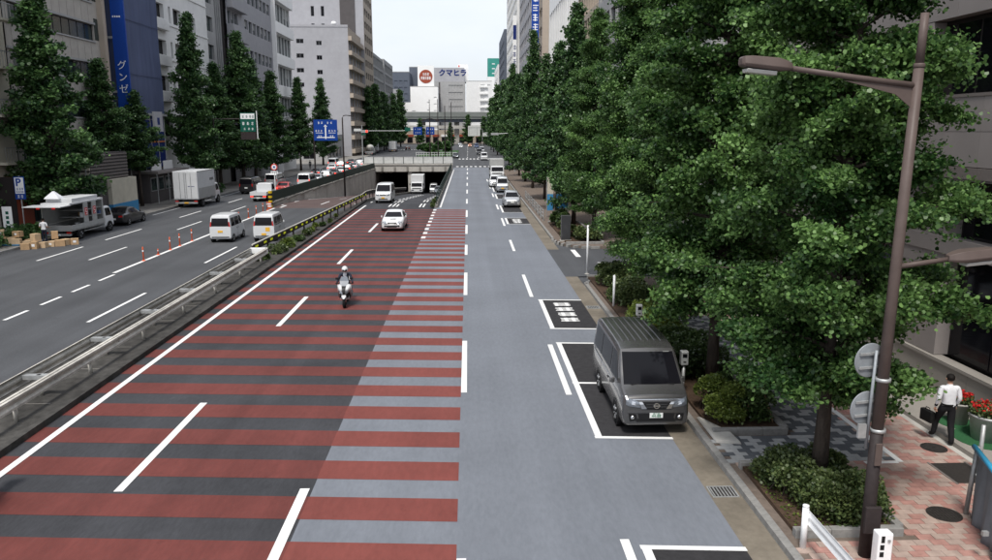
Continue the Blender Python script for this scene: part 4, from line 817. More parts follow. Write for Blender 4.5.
# ------------------------------------------------------------------ people
def body(name,parent,V_,E_,cols,sub=2):
    """V_: list of (pos, (rx,ry)) ; E_: edges ; cols: function(vertex-centre)->material index, list of materials"""
    me=bpy.data.meshes.new(name); me.from_pydata([v[0] for v in V_],E_,[]); o=bpy.data.objects.new(name,me); COL.objects.link(o)
    o.modifiers.new('s','SKIN'); o.modifiers.new('ss','SUBSURF').levels=sub
    adj={i:[] for i in range(len(V_))}
    for a,c in E_: adj[a].append(c); adj[c].append(a)
    seen=set(); sk=me.skin_vertices[0].data
    for i,v in enumerate(V_):
        r=v[1]; sk[i].radius=(r,r) if not hasattr(r,'__len__') else r; sk[i].use_root=False
    for i in range(len(V_)):
        if i in seen: continue
        sk[i].use_root=True; q=[i]
        while q:
            a=q.pop()
            if a in seen: continue
            seen.add(a); q+=adj[a]
    bpy.context.view_layer.update()
    m2=bpy.data.meshes.new_from_object(o.evaluated_get(bpy.context.evaluated_depsgraph_get())); bpy.data.objects.remove(o)
    m2.materials.clear()
    for m in cols[1]: m2.materials.append(MATS[m])
    for p in m2.polygons: p.use_smooth=True; p.material_index=cols[0](p.center)
    return link(name,m2,parent)
def hand(Vs,Es,w,d,nrm,side,curl=.5):
    """palm + five fingers from wrist w along d, palm normal nrm"""
    w=Vector(w); d=Vector(d).normalized(); nrm=Vector(nrm).normalized(); s=d.cross(nrm).normalized()*side
    i0=len(Vs); Vs+=[(tuple(w),.026),(tuple(w+d*.05),(.036,.02)),(tuple(w+d*.085),(.038,.018))]; Es+=[(i0,i0+1),(i0+1,i0+2)]
    for k,(o,l) in enumerate(((.030,.068),(.011,.078),(-.010,.072),(-.029,.056))):
        a=w+d*.08+s*o; i=len(Vs); c=curl
        p1=a+d*l*.45+nrm*l*.15*c; p2=p1+(d*(1-c)+nrm*c)*l*.35; p3=p2+(d*(.6-c)+nrm*c*1.3)*l*.25
        Vs+=[(tuple(a),.010),(tuple(p1),.0095),(tuple(p2),.009),(tuple(p3),.008)]; Es+=[(i,i+1),(i+1,i+2),(i+2,i+3)]
    a=w+d*.025+s*.03; i=len(Vs); Vs+=[(tuple(a),.012),(tuple(a+s*.03+d*.025+nrm*.01),.011),(tuple(a+s*.035+d*.055+nrm*.02),.0095)]; Es+=[(i,i+1),(i+1,i+2)]
def jset(d):  # fill a standard skeleton
    J=dict(pelvis=((0,0,.95),(.145,.105)),waist=((0,0,1.08),(.135,.10)),chest=((0,.01,1.30),(.155,.105)),neck=((0,.01,1.47),.055),chin=((0,.03,1.535),.062),head=((0,.03,1.61),(.078,.092)),crown=((0,.02,1.69),(.055,.065)),
      shl=((-.185,0,1.415),.068),ell=((-.25,-.02,1.13),.046),wrl=((-.25,.05,.89),.03),shr=((.185,0,1.415),.068),elr=((.25,-.02,1.13),.046),wrr=((.25,.05,.89),.03),
      hil=((-.09,0,.90),.095),knl=((-.1,.03,.50),.066),anl=((-.1,-.02,.09),.046),tol=((-.11,.15,.04),.04),hir=((.09,0,.90),.095),knr=((.1,.03,.50),.066),anr=((.1,-.02,.09),.046),tor=((.11,.15,.04),.04))
    J.update(d); return J
def make_person(label,loc,rz,upd,mats,colf,face_dir=(0,1,0),hair='hair'):
    base=jset({k:v for k,v in upd.items() if k not in('hdl','hdr','pnl','pnr','curl')})
    t=thing('person',label,'person',loc,rz); names=list(base); ix={n:i for i,n in enumerate(names)}
    Vs=[base[n] for n in names]
    Es=[(ix[a],ix[c]) for a,c in (('pelvis','waist'),('waist','chest'),('chest','neck'),('neck','chin'),('chin','head'),('head','crown'),('chest','shl'),('shl','ell'),('ell','wrl'),('chest','shr'),('shr','elr'),('elr','wrr'),('pelvis','hil'),('hil','knl'),('knl','anl'),('anl','tol'),('pelvis','hir'),('hir','knr'),('knr','anr'),('anr','tor'))]
    for s_,n_ in ((1,'l'),(-1,'r')): hand(Vs,Es,base['wr'+n_][0],upd.get('hd'+n_,(0,.1,-1)),upd.get('pn'+n_,(1 if n_=='l' else -1,0,0)),s_,upd.get('curl',.45))
    bo=body('body',t,Vs,Es,(colf,mats))
    hd=Vector(base['head'][0]); f=Vector(face_dir).normalized(); sd_=Vector((0,0,1)).cross(f)
    P=lambda a,c,e: tuple(hd+sd_*a+f*c+Vector((0,0,e)))
    # face: nose, eyes, mouth, ears
    nb=MB(); nb.tube([P(0,.088,.015),P(0,.108,-.02),P(0,.09,-.03)],[.008,.014,.008],6); nb.build('nose','skin',t,True)
    for s_ in (-1,1):
        MB().lathe([(0,-.012),(.011,-.005),(.011,.005),(0,.012)],8,P(.032*s_,.085,.02)).build('eye','leather',t,True)
        eb=MB(); eb.tube([P(.082*s_,0,.03),P(.095*s_,-.01,.015),P(.09*s_,-.005,-.02),P(.08*s_,.0,-.03)],[.008,.016,.014,.006],6); eb.build('ear','skin',t,True)
    MB().tube([P(-.022,.088,-.05),P(0,.094,-.05),P(.022,.088,-.05)],.006,5).build('mouth','sign_brown',t,True)
    if hair:
        v=[];n=16;m=8
        for i in range(m+1):
            ph=(PI*.74)*i/m
            for j in range(n):
                th=2*PI*j/n; fr=math.cos(th)  # 1 = front
                cut=1.0 if fr<.3 else .62
                a=ph*cut; v.append(P(.094*math.sin(a)*math.sin(th),.106*math.sin(a)*fr-.008,.028+.098*math.cos(a)))
        b=MB(); b.v=v; b.f=[(i*n+j,i*n+(j+1)%n,(i+1)*n+(j+1)%n,(i+1)*n+j) for i in range(m) for j in range(n)]; b.build('hair',hair,t,True)
    return t,base
# pedestrian with a bag
def colp(c):
    if c.z>1.485: return 2
    if c.z>.985 and True:
        return 0
    if abs(c.x)>.205 and c.z<.93: return 2 if c.z<.895 else 0
    if c.z<.075 or (c.z<.13 and c.y>.38): return 3
    return 1
t,_=make_person('person in white shirt and black trousers walking away with a black bag',(11.34,17.0,.128),R(-6),dict(
  hil=((-.095,0,.90),.105),hir=((.095,0,.90),.105),knl=((-.10,.26,.54),.082),anl=((-.12,.30,.15),.062),tol=((-.13,.46,.075),.04),knr=((.10,-.02,.49),.082),anr=((.09,-.17,.09),.062),tor=((.10,-.02,.042),.04),
  ell=((-.245,-.04,1.14),.052),wrl=((-.255,.06,.90),.032),elr=((.232,-.05,1.14),.052),wrr=((.215,.08,.92),.032),shl=((-.19,0,1.41),.075),shr=((.19,0,1.41),.075),chest=((0,.0,1.29),(.17,.12)),waist=((0,0,1.08),(.15,.115)),pelvis=((0,0,.95),(.15,.115)),curl=.9),('cloth_white','cloth_black','skin','leather'),colp)
b=MB(); b.lathe([(.155,.975),(.158,1.0),(.155,1.012)],16); b.v=[(x*.98,y*.78,z) for x,y,z in b.v]; b.build('belt','leather',t,True)
t=thing('briefcase','black bag held in the left hand of the walking person','bag',(11.06,17.31,.58),R(8)); MB().box(-.06,.06,-.19,.19,0,.29).build('case','leather',t,bevel=.025); MB().tube([(0,-.07,.28),(0,-.06,.345),(0,.06,.345),(0,.07,.28)],.011,6).build('handle','leather',t,True)
# worker at the shop truck
def colw(c):
    if c.z>1.485: return 2
    if abs(c.x)>.19 and c.z<1.2: return 2
    if c.z>.97: return 0
    return 3 if c.z<.075 else 1
make_person('person in a white shirt working at the back of the shop truck',(-28.4,52.3,0),0,dict(wrl=((-.2,.3,1.05),.03),wrr=((.2,.3,1.05),.03),hdl=(0,1,0),hdr=(0,1,0),pnl=(0,0,-1),pnr=(0,0,-1)),('cloth_white','cloth_navy','skin','leather'),colw)
make_person('person in dark clothes on the far corner pavement beside the lamp pole',(-30.2,150,.12),R(40),{},('cloth_navy','cloth_black','skin','leather'),colp)
make_person('person in white shirt crossing at the far corner by the grey building',(-33.5,172,.12),R(90),{},('cloth_white','cloth_navy','skin','leather'),colp)
# scooter and rider (facing the camera, -Y)
def scooter(name,label,loc,rz,bodym):
    t=thing(name,label,'scooter',loc,rz)
    def wh(y,r):
        o=MB().lathe([(r*.6,-.055),(r*.92,-.06),(r,-.025),(r,.025),(r*.92,.06),(r*.6,.055)],24,axis='x').mesh('wheel','tyre',True); o=link('wheel',o,t,(0,y,r)); 
        b=MB(); b.lathe([(r*.62,-.04),(r*.62,.04),(.0,.03)],18,axis='x'); b.build('rim','rim_dark',o)
    wh(-.72,.25); wh(.68,.25)
    S=lambda y,z,w_,h_,n=14:[(w_*math.copysign(abs(math.cos(2*PI*j/n))**.8,math.cos(2*PI*j/n)),y,z+h_*math.copysign(abs(math.sin(2*PI*j/n))**.8,math.sin(2*PI*j/n))) for j in range(n)]
    MB().loft([S(-.74,.56,.05,.05),S(-.70,.62,.13,.14),S(-.60,.68,.20,.22),S(-.46,.68,.23,.28),S(-.34,.62,.22,.28)]).build('front_cowl','black_plastic',t,True)
    for sx in (-1,1):
        MB().loft([[(sx*x,y,z) for x,y,z in q] for q in (((.05,-.80,.68),(.09,-.79,.70),(.06,-.76,.64)),((.07,-.76,.84),(.20,-.70,.84),(.17,-.70,.68)),((.10,-.60,.98),(.27,-.52,.94),(.26,-.52,.66)),((.20,-.46,1.0),(.30,-.40,.95),(.28,-.38,.48)),((.22,-.36,.72),(.27,-.30,.70),(.24,-.28,.34)))]).build('front_fairing',bodym,t,True)
    MB().loft([S(-.98,.44,.03,.02),S(-.88,.50,.075,.04),S(-.72,.53,.085,.045),S(-.55,.47,.07,.04)]).build('front_mudguard',bodym,t,True)
    MB().loft([S(-.30,.34,.20,.08),S(.05,.36,.21,.12),S(.30,.48,.22,.22),S(.70,.60,.20,.20),S(1.0,.70,.10,.10)]).build('main_body',bodym,t,True)
    MB().loft([S(.02,.72,.10,.04),S(.15,.77,.17,.06),S(.50,.80,.18,.07),S(.55,.86,.17,.06),S(.95,.88,.13,.05)]).build('seat','leather',t,True)
    for sx in (-1,1):
        b=MB(); b.loft([[(sx*.05,-.835,.60),(sx*.16,-.775,.66),(sx*.2,-.72,.78),(sx*.08,-.80,.70)],[(sx*.05,-.815,.60),(sx*.16,-.755,.66),(sx*.2,-.70,.78),(sx*.08,-.78,.70)]]); b.build('headlight','head_lens',t)
        MB().tube([(sx*.05,-.72,.25),(sx*.06,-.55,.62)],.028,8).build('fork','chrome',t,True)
        MB().tube([(sx*.18,-.36,1.0),(sx*.30,-.38,1.22)],.01,6).build('mirror_stem','black_plastic',t); MB().box(sx*.30-.07,sx*.30+.07,-.41,-.38,1.18,1.28).build('mirror','black_plastic',t,bevel=.015)
    MB().loft([[(-.16,-.55,.92),(.16,-.55,.92),(.15,-.545,.92),(-.15,-.545,.92)],[(-.19,-.42,1.12),(.19,-.42,1.12),(.18,-.415,1.12),(-.18,-.415,1.12)],[(-.12,-.33,1.30),(.12,-.33,1.30),(.11,-.325,1.3),(-.11,-.325,1.3)]]).build('wind_screen','screen_tint',t)
    MB().tube([(-.34,-.24,.99),(-.2,-.34,1.0),(.2,-.34,1.0),(.34,-.24,.99)],.018,8).build('handlebar','black_plastic',t,True)
    box('number_plate','sign_white',t,-.09,.09,-.905,-.895,.50,.60); box('lower_grille','black_plastic',t,-.15,.15,-.70,-.60,.44,.56)
    MB().tube([(.16,.1,.28),(.2,.6,.32),(.2,.95,.4)],[.03,.05,.055],10).build('exhaust','rim_dark',t,True); box('top_case',bodym,t,-.16,.16,.98,1.25,.82,1.08,.04)
    return t
scooter('motor_scooter','white and black maxi scooter ridden toward the camera on the stripes',(-5.4,33.2,0),R(4),'car_white')
RID=dict(pelvis=((0,-.30,.88),(.15,.12)),waist=((0,-.27,1.0),(.14,.11)),chest=((0,-.16,1.22),(.17,.12)),neck=((0,-.09,1.40),.055),chin=((0,-.05,1.46),.06),head=((0,-.04,1.53),(.078,.09)),crown=((0,-.05,1.61),(.055,.06)),
  shl=((-.19,-.15,1.33),.072),ell=((-.30,.03,1.10),.05),wrl=((-.33,.20,1.0),.034),shr=((.19,-.15,1.33),.072),elr=((.30,.03,1.10),.05),wrr=((.33,.20,1.0),.034),
  hil=((-.11,-.26,.86),.1),knl=((-.24,.16,.76),.075),anl=((-.20,.10,.38),.05),tol=((-.20,.26,.35),.045),hir=((.11,-.26,.86),.1),knr=((.24,.16,.76),.075),anr=((.20,.10,.38),.05),tor=((.20,.26,.35),.045),hdl=(0,1,.1),hdr=(0,1,.1),pnl=(0,0,-1),pnr=(0,0,-1),curl=.9)
def rider(label,loc,rz,upd,mats):
    def cr(c):
        if c.z>1.42: return 2
        if c.y>.2 and c.z>.9: return 3
        if c.z>.97 and abs(c.x)<.07 and c.y>-.12: return 4
        return 0 if c.z>.95 else 1
    t,base=make_person(label,loc,rz,upd,mats,cr,hair=None); hd=base['head'][0]
    v=[];n=20;m=10
    for i in range(m+1):
        ph=PI*.62*i/m
        for j in range(n):
            th=2*PI*j/n; v.append((hd[0]+.135*math.sin(ph)*math.sin(th),hd[1]+.155*math.sin(ph)*math.cos(th)-.005,hd[2]+.015+.15*math.cos(ph)))
    b=MB(); b.v=v; b.f=[(i*n+j,i*n+(j+1)%n,(i+1)*n+(j+1)%n,(i+1)*n+j) for i in range(m) for j in range(n)]; o=b.build('helmet','car_white',t,True); MB().box(hd[0]-.1,hd[0]+.1,hd[1]+.11,hd[1]+.145,hd[2]-.045,hd[2]+.03).build('visor','glass_dark',t,bevel=.02)
rider('person in dark jacket and white helmet riding the white scooter',(-5.4,33.2,0),PI+R(4),RID,('cloth_navy','cloth_black','skin','leather','cloth_white'))
scooter('motor_scooter','dark scooter cut off by the left edge of the picture',(-10.05,14.3,0),R(0),'car_black')
rider('person on the dark scooter at the left picture edge',(-10.05,14.3,0),PI,RID,('cloth_black','cloth_black','skin','leather','cloth_black'))
# ------------------------------------------------------------------ street furniture
# brown lamp post with two arms
L=thing('street_lamp','tall brown lamp post with two arms on the near sidewalk','street lamp',(6.95,12.2,.12))
MB().tube([(0,0,0),(0,0,2.3)],[.112,.103],16).build('lower_pole','lamp_dark',L,True)
MB().tube([(0,0,2.3),(.04,0,5.2),(.09,0,8.35)],[.10,.088,.078],16).build('pole','lamp_brown',L,True)
MB().tube([(.09,0,8.35),(.10,0,9.15)],[.067,.062],16).build('pole_tip','lamp_brown',L,True)
MB().lathe([(.082,0),(.087,.02),(.087,.05),(.078,.07)],16,(.09,0,8.33)).build('collar','lamp_brown',L,True)
box('base_box','lamp_dark',L,-.14,.14,-.17,-.09,.5,1.0,.02); box('inspection_door','lamp_brown',L,-.06,.06,-.135,-.10,1.75,2.15,.01)
MB().tube([(.09,0,8.06),(-.9,0,8.18),(-1.95,0,8.32)],[.05,.046,.042],12).build('arm','lamp_brown',L,True)
MB().add([(.05,-.012,7.7),(.05,.012,7.7),(.05,.012,8.05),(.05,-.012,8.05),(-.25,-.012,7.93),(-.25,.012,7.93),(-1.1,-.012,8.14),(-1.1,.012,8.14)],[(0,4,6,3),(1,2,7,5),(0,1,5,4),(4,5,7,6),(3,6,7,2),(0,3,2,1)]).build('gusset','lamp_brown',L)
def lamphead(x0,x1,z0,z1,par):
    rings=[]
    for t,wd,hh in ((0,.07,.06),(.12,.13,.09),(.3,.17,.115),(.8,.17,.105),(.95,.14,.09),(1,.09,.06)):
        x=x0+(x1-x0)*t; z=z0+(z1-z0)*t; rings.append([(x,-wd,z-hh*.2),(x,-wd*.75,z+hh),(x,wd*.75,z+hh),(x,wd,z-hh*.2),(x,wd*.85,z-hh*.7),(x,-wd*.85,z-hh*.7)])
    o=MB().loft(rings).build('lamp_head','lamp_brown',par,bevel=.01)
    MB().loft([[(x,-.13,z-.09),(x,.13,z-.09),(x,.10,z-.15),(x,-.10,z-.15)] for x,z in ((x0+(x1-x0)*.32,z0+(z1-z0)*.32),(x0+(x1-x0)*.9,z0+(z1-z0)*.9))]).build('lamp_glass','lens',o,bevel=.01)
lamphead(-1.93,-2.74,8.33,8.41,L)
MB().tube([(.05,0,5.18),(.9,0,5.30)],[.045,.04],10).build('lower_arm','lamp_brown',L,True); lamphead(.88,1.75,5.31,5.40,L)
for i,z in enumerate((3.55,2.70)):
    s=thing('road_sign','round road sign seen from behind on the lamp post, %s one'%('upper','lower')[i],'road sign',(6.78,12.33,z+.12)); s.rotation_euler=(0,0,R(12))
    MB().lathe([(0,-.004),(.29,-.004),(.30,0),(.30,.012),(.285,.012),(.285,.004),(0,.004)],32,axis='y').build('disc','sign_back',s,True)
    for zz in (-.12,.12): box('back_rib','galv',s,-.22,.22,-.04,-.006,zz-.02,zz+.02)
b=thing('sign_bracket','thin galvanised tube strapped to the lamp post carrying the round signs','sign post',(6.8,12.24,.12)); MB().tube([(0,0,2.0),(.03,0,3.75)],.026,10).build('tube','sign_back',b,True)
for zz in (2.35,3.25): MB().lathe([(.125,-.03),(.128,0),(.125,.03)],16,(.17,-.03,zz)).build('strap','galv',b,True)
box('junction_plate','galv',b,-.17,-.03,-.03,.02,2.2,2.45)
# white guard rail and control post at the bottom edge
t=thing('white_guard_rail','white tubular guard rail with a beam at the kerb below the near planter','guard rail',(5.97,12.5,.12))
for y in (0,-2.0): MB().tube([(0,y,0),(0,y,.80)],.057,14).build('post','white_metal',t,True); MB().lathe([(.06,0),(.055,.03),(0,.045)],14,(0,y,.80)).build('post_cap','white_metal',t,True)
b=MB(); b.loft([[(.05,y,.74),(.075,y,.70),(.055,y,.62),(.08,y,.54),(.055,y,.46),(.045,y,.46),(.065,y,.54),(.045,y,.62),(.06,y,.70),(.045,y,.74)] for y in (.1,-3.2)]); b.build('beam','white_metal',t)
for y in (0,-2.0): box('bolt','galv',t,.075,.10,y-.03,y+.03,.57,.63)
t=thing('bollard_box','white square marker post with black lettering beside the lamp base','marker post',(6.98,11.75,.12)); MB().box(-.13,.13,-.1,.1,0,.72).build('body','white_metal',t,bevel=.025); box('label_panel','black_plastic',t,-.08,-.02,-.105,-.101,.56,.68)
for k in range(2): box('lettering','black_plastic',t,-.09,-.02,-.105,-.101,.30+.13*k,.39+.13*k)
box('knob','galv',t,.03,.07,-.125,-.101,.58,.62)
# stair railing with grey sheet at the lower right
t=thing('covered_railing','grey sheet hung over a blue-tipped railing at the right picture edge','railing',(0,0,0))
MB().tube([(9.68,13.6,.12),(9.72,13.55,1.55)],.045,10).build('post','galv',t,True)
MB().tube([(8.95,11.6,1.62),(9.7,13.62,1.52)],.05,10).build('blue_pipe','sheet_blue',t,True)
n=22; b=MB()
for i in range(n+1):
    u=i/n; x=8.95+.75*u; y=11.55+2.0*u
    for k in range(9):
        w_=k/8; wob=.05*math.sin(u*19+w_*1.5)*(w_**.7)+.02*math.sin(u*41+3); b.v.append((x+.07*min(1,k)+wob-.05*w_,y-.02*wob,1.66-.12*u-1.5*w_))
b.f=[(i*9+k,(i+1)*9+k,(i+1)*9+k+1,i*9+k+1) for i in range(n) for k in range(8)]
o=b.build('sheet','sheet_grey',t,True); o.modifiers.new('th','SOLIDIFY').thickness=.012
box('tie','galv',t,8.83,8.93,11.9,11.96,.62,.70)
t=thing('handrail_post','silver handrail post at the right picture edge before the flower tub','post',(11.05,15.3,.12)); MB().tube([(0,0,0),(0,0,1.15)],.045,10).build('post','galv',t,True); MB().lathe([(.09,0),(.09,.02),(.05,.03)],14).build('base','galv',t,True)
# flower tubs on mats
def tub(x,y,r,hh,label,red):
    m_=thing('turf_mat','round green turf mat under the %s'%red,'mat',(x,y,.24)); MB().lathe([(r*1.75,0),(r*1.75,.012),(0,.014)],26).build('mat','grass_mat',m_)
    t=thing('flower_tub',label,'flower tub',(x,y,.255)); MB().lathe([(r*.8,0),(r,hh*.9),(r*1.07,hh*.92),(r*1.07,hh),(r*.95,hh),(r*.93,hh-.06),(0,hh-.05)],26).build('tub','concrete' if r<.3 else 'galv',t,True)
    rng=np.random.default_rng(int(x*10)); n=1500; a=rng.uniform(0,2*PI,n); q=np.sqrt(rng.uniform(0,1,n))*r*1.05
    P=np.stack([q*np.cos(a),q*np.sin(a),hh+rng.uniform(0,.16,n)],1); D=rng.normal(0,1,(n,3)); D[:,2]+=1
    link('foliage',leaves_mesh('foliage',P,D,.06,'leaf_hedge',rng),t)
    n=260; a=rng.uniform(0,2*PI,n); q=np.sqrt(rng.uniform(0,1,n))*r; P=np.stack([q*np.cos(a),q*np.sin(a),hh+rng.uniform(.12,.22,n)],1); D=rng.normal(0,1,(n,3)); D[:,2]+=1
    link('blossom',leaves_mesh('blossom',P,D,.055,'flower_red',rng),t)
tub(12.35,16.95,.42,.62,'grey round tub of red flowers at the right edge on the terrace','larger tub of red flowers'); tub(12.3,18.0,.27,.55,'smaller pale tub half hidden behind the walking person','smaller flower tub')
# parking meters and posts along the kerb
def meter(x,y,label):
    t=thing('parking_meter',label,'parking meter',(x,y,.12)); t.scale=(.8,.8,.9); MB().tube([(0,0,0),(0,0,1.05)],.055,10).build('post','galv',t,True); MB().box(-.13,.13,-.12,.12,1.05,1.5).build('housing','galv',t,bevel=.03); box('screen','glass_dark',t,-.08,.08,-.126,-.121,1.3,1.42); box('slot','black_plastic',t,-.05,.05,-.126,-.121,1.14,1.18)
meter(5.98,20.5,'grey parking meter on a post beside the van front'); meter(5.99,26.3,'grey parking meter on a post behind the van roof')
t=thing('marker_post','short white post in the bed beside the yellowish hedge','post',(6.1,31.6,.15)); MB().tube([(0,0,0),(0,0,1.35)],.05,10).build('tube','white_metal',t,True); MB().lathe([(.055,0),(0,.04)],10,(0,0,1.35)).build('cap','white_metal',t)
t=thing('sign_pole','tall white pole on the corner of the side street','pole',(6.25,40.0,.0)); MB().tube([(0,0,0),(0,0,2.6)],.05,10).build('tube','white_metal',t,True); MB().lathe([(.12,0),(.12,.03),(.06,.05)],12).build('base','concrete',t)
t=thing('dark_pillar','dark grey slab pillar past the side street','pillar',(6.55,51.6,.12)); MB().box(-.32,.32,-.15,.15,.08,1.75).build('slab','car_darkgrey',t,bevel=.03); box('plinth','concrete',t,-.38,.38,-.2,.2,0,.08)
# pavement clutter past the side street: blue hoarding, posts
t=thing('blue_banner','blue and cream hanging banner on the pavement before the dark hedge','banner',(7.0,66,.12)); box('panel','shed_blue',t,-.25,.25,-.03,.03,.6,2.0); box('panel_top','wall_cream',t,-.25,.25,-.03,.03,2.001,3.4); MB().tube([(-.3,0,0),(-.3,0,3.5)],.03,8).build('pole','galv',t)
t=thing('blue_banner','blue sign board on a pole behind the parked silver hatchback','sign',(7.4,60.8,.12)); box('panel','shed_blue',t,-.45,.45,-.03,.03,1.3,2.4); MB().tube([(.5,0,0),(.5,0,2.6)],.03,8).build('pole','galv',t); box('arrow_bar','sign_white',t,-.3,.3,-.04,-.031,1.75,1.95)
for k,y in enumerate((63.5,66.2,69,72,75,78.5,82)): 
    t=thing('guard_fence_post','grey pedestrian guard rail section past the side street, %s from the camera'%ORD(k),'guard rail',(6.2,y,.12),0,'pedestrian guard rails'); 
    for yy in (0,1.9): MB().tube([(0,yy,0),(0,yy,.9)],.04,8).build('post','galv',t)
    for zz in (.3,.6,.86): MB().tube([(0,0,zz),(0,1.9,zz)],.025,6).build('rail','galv',t)
# median guard rail
t=thing('median_guardrail','double-sided galvanised guard rail on the dark median','guard rail')
def wbeam(x0,s,y0,y1,z):  # s: face direction
    pr=((0,.18),(.085,.15),(.085,.09),(.01,.03),(.01,-.03),(.085,-.09),(.085,-.15),(0,-.18)); b=MB()
    rings=[[(x0+s*a,y,z+e) for a,e in pr]+[(x0+s*a-s*.012,y,z+e) for a,e in pr[::-1]] for y in (y0,y1)]
    b.loft(rings); return b
for i,y in enumerate(np.arange(5.0,45,4.0)):
    y1=min(y+4.0,44.6); wbeam(-11.72,1,y,y1-.01,.62).build('beam','rail_metal',t); wbeam(-12.60,-1,y,y1-.01,.62).build('beam','rail_metal',t)
    MB().tube([(-12.16,y+.3,.1),(-12.16,y+.3,.72)],.065,10).build('post','rail_metal',t,True); box('spacer','galv',t,-12.58,-11.76,y+.2,y+.4,.60,.72)
    for zz in (.57,.67): box('bolt','galv',t,-11.70,-11.67,y+.27,y+.33,zz-.02,zz+.02)
    for x in (-11.60,): box('splice_plate','galv',t,-11.672,-11.664,y-.15,y+.15,.70,.75)
    MB().tube([(-11.72,y+2.3,.1),(-11.72,y+2.3,.6)],.06,10).build('post','rail_metal',t,True)
box('end_cap','white_metal',t,-12.66,-11.66,44.61,44.75,.46,.80,.02)
b=MB(); b.box(-11.77,-11.69,5,44.6,.785,.81); b.build('top_edge','rail_metal',t)
# reflector rail from the guard rail to the ramp divider
t=thing('reflector_rail','low dark rail with yellow reflectors leading down to the underpass','guard rail')
def rx(y): return -12.62+(y-45)/39*1.6 if y<84 else -11.07
def rz_(y): return (.1 if y<84 else .3)+zp(y)
ys=list(np.arange(45,141,3.0))
for a,c in zip(ys[:-1],ys[1:]):
    p=[(rx(a),a,rz_(a)),(rx(c),c,rz_(c))]; b=MB()
    for zo,hh,wd in ((.48,.30,.045),):
        b.add([(p[0][0]-wd,p[0][1],p[0][2]+zo),(p[0][0]+wd,p[0][1],p[0][2]+zo),(p[1][0]+wd,p[1][1],p[1][2]+zo),(p[1][0]-wd,p[1][1],p[1][2]+zo),(p[0][0]-wd,p[0][1],p[0][2]+zo+hh),(p[0][0]+wd,p[0][1],p[0][2]+zo+hh),(p[1][0]+wd,p[1][1],p[1][2]+zo+hh),(p[1][0]-wd,p[1][1],p[1][2]+zo+hh)],[(0,3,2,1),(4,5,6,7),(0,1,5,4),(1,2,6,5),(2,3,7,6),(3,0,4,7)])
    b.build('beam','lamp_dark',t)
    b=MB(); b.tube([(p[0][0],a,p[0][2]+.83),(p[1][0],c,p[1][2]+.83)],.05,8); b.build('top_rail','rail_metal',t)
    box('post','lamp_dark',t,p[0][0]-.05,p[0][0]+.05,a-.05,a+.05,p[0][2]-.1,p[0][2]+.5)
    if a<84:
        for dy in (.4,2.1): xx=rx(a+dy)+.05; box('reflector','reflector',t,xx,xx+.02,a+dy,a+dy+.55,rz_(a)+.6,rz_(a)+.72)
# orange lane posts
PM=None
for i,y in enumerate((45.06,47.26,49.26,50.98,53.32,64.5,67.4,70.0,72.4,74.0)):
    t=thing('lane_post','orange flexible lane post, %s counted from the camera'%ORD(i),'bollard',(-18.95-.02*i,y,.0),R(13*i),'orange lane posts')
    if PM is None: PM=(MB().lathe([(.11,0),(.11,.03),(.05,.06)],12).mesh('base','post_orange'),MB().lathe([(.042,.06),(.040,.80),(.03,.83),(0,.835)],12).mesh('tube','post_orange',True),MB().lathe([(.044,.55),(.044,.64)],12).mesh('band','sign_white'))
    hs=.45 if i==1 else 1.
    for n_,m_ in zip(('base','tube','reflective_band'),PM): o=link(n_,m_,t); o.scale=(1,1,hs if n_!='base' else 1)
t=thing('striped_post','yellow and black striped post at the head of the retaining wall','bollard',(-19.55,77.0,.0)); MB().lathe([(.2,0),(.2,1.6),(.0,1.62)],14).build('post','black_yellow',t)
for k in range(3): MB().lathe([(.206,0),(.206,.22)],14,(0,0,.25+.45*k)).build('stripe','black_plastic',t)
t=thing('striped_post','red and white striped crash cushion in front of the yellow striped post','crash cushion',(-19.3,75.6,.0)); MB().lathe([(.2,0),(.17,.62),(0,.64)],14).build('drum','post_orange',t)
for k in range(2): MB().lathe([(.196,0),(.19,.12)],14,(0,0,.18+.22*k)).build('stripe','sign_white',t)
# signs
def board(par,x,y,z0,z1,wd,m,border=True,d=.05):
    o=box('board',m,par,x-wd/2,x+wd/2,y-d/2,y+d/2,z0,z1)
    return o
def marks(par,x,y,rows,m='sign_white',seed=0):   # small illegible characters as strokes: rows of (z, height, [x positions])
    r=random.Random(seed)
    for z,hh,xs in rows:
        for xx in xs:
            b=MB(); w_=hh*.42
            for k in range(3): zz=z-hh/2+hh*(.15+.35*k); b.box(x+xx-w_*r.uniform(.6,1),x+xx+w_*r.uniform(.6,1),y-.008,y,zz-hh*.06,zz+hh*.06)
            b.box(x+xx-hh*.06+r.uniform(-.1,.1)*hh,x+xx+hh*.06,y-.0085,y,z-hh/2,z+hh/2); b.build('character',m,par)
t=thing('parking_sign','blue and white P parking sign on a pole at the left edge','road sign',(-31.75,56,.12)); MB().tube([(0,.05,0),(0,.05,4.2)],.04,8).build('pole','galv',t)
bo=board(t,0,0,2.55,4.15,.72,'sign_blue'); box('white_field','sign_white',bo,-.31,.31,-.035,-.026,2.95,4.08)
text('letter','P','sign_blue',bo,.75,FACE((-.06,-.04,3.72)),.003,.02); marks(bo,0,-.036,((3.28,.16,(-.15,.03,.2)),(3.08,.14,(-.2,-.05,.1,.22))),'sign_blue'); marks(bo,0,-.027,((2.75,.22,(-.12,.12)),),'sign_white')
t=thing('direction_sign','large blue overhead direction sign with white crossing arrows','road sign',(-20.7,115,.12)); MB().tube([(-1.75,.15,-.1),(-1.75,.15,8.9)],.12,10).build('pole','lamp_dark',t)
for zz in (6.4,8.0): MB().tube([(-1.75,.12,zz),(1.6,.12,zz)],.06,8).build('cross_arm','lamp_dark',t)
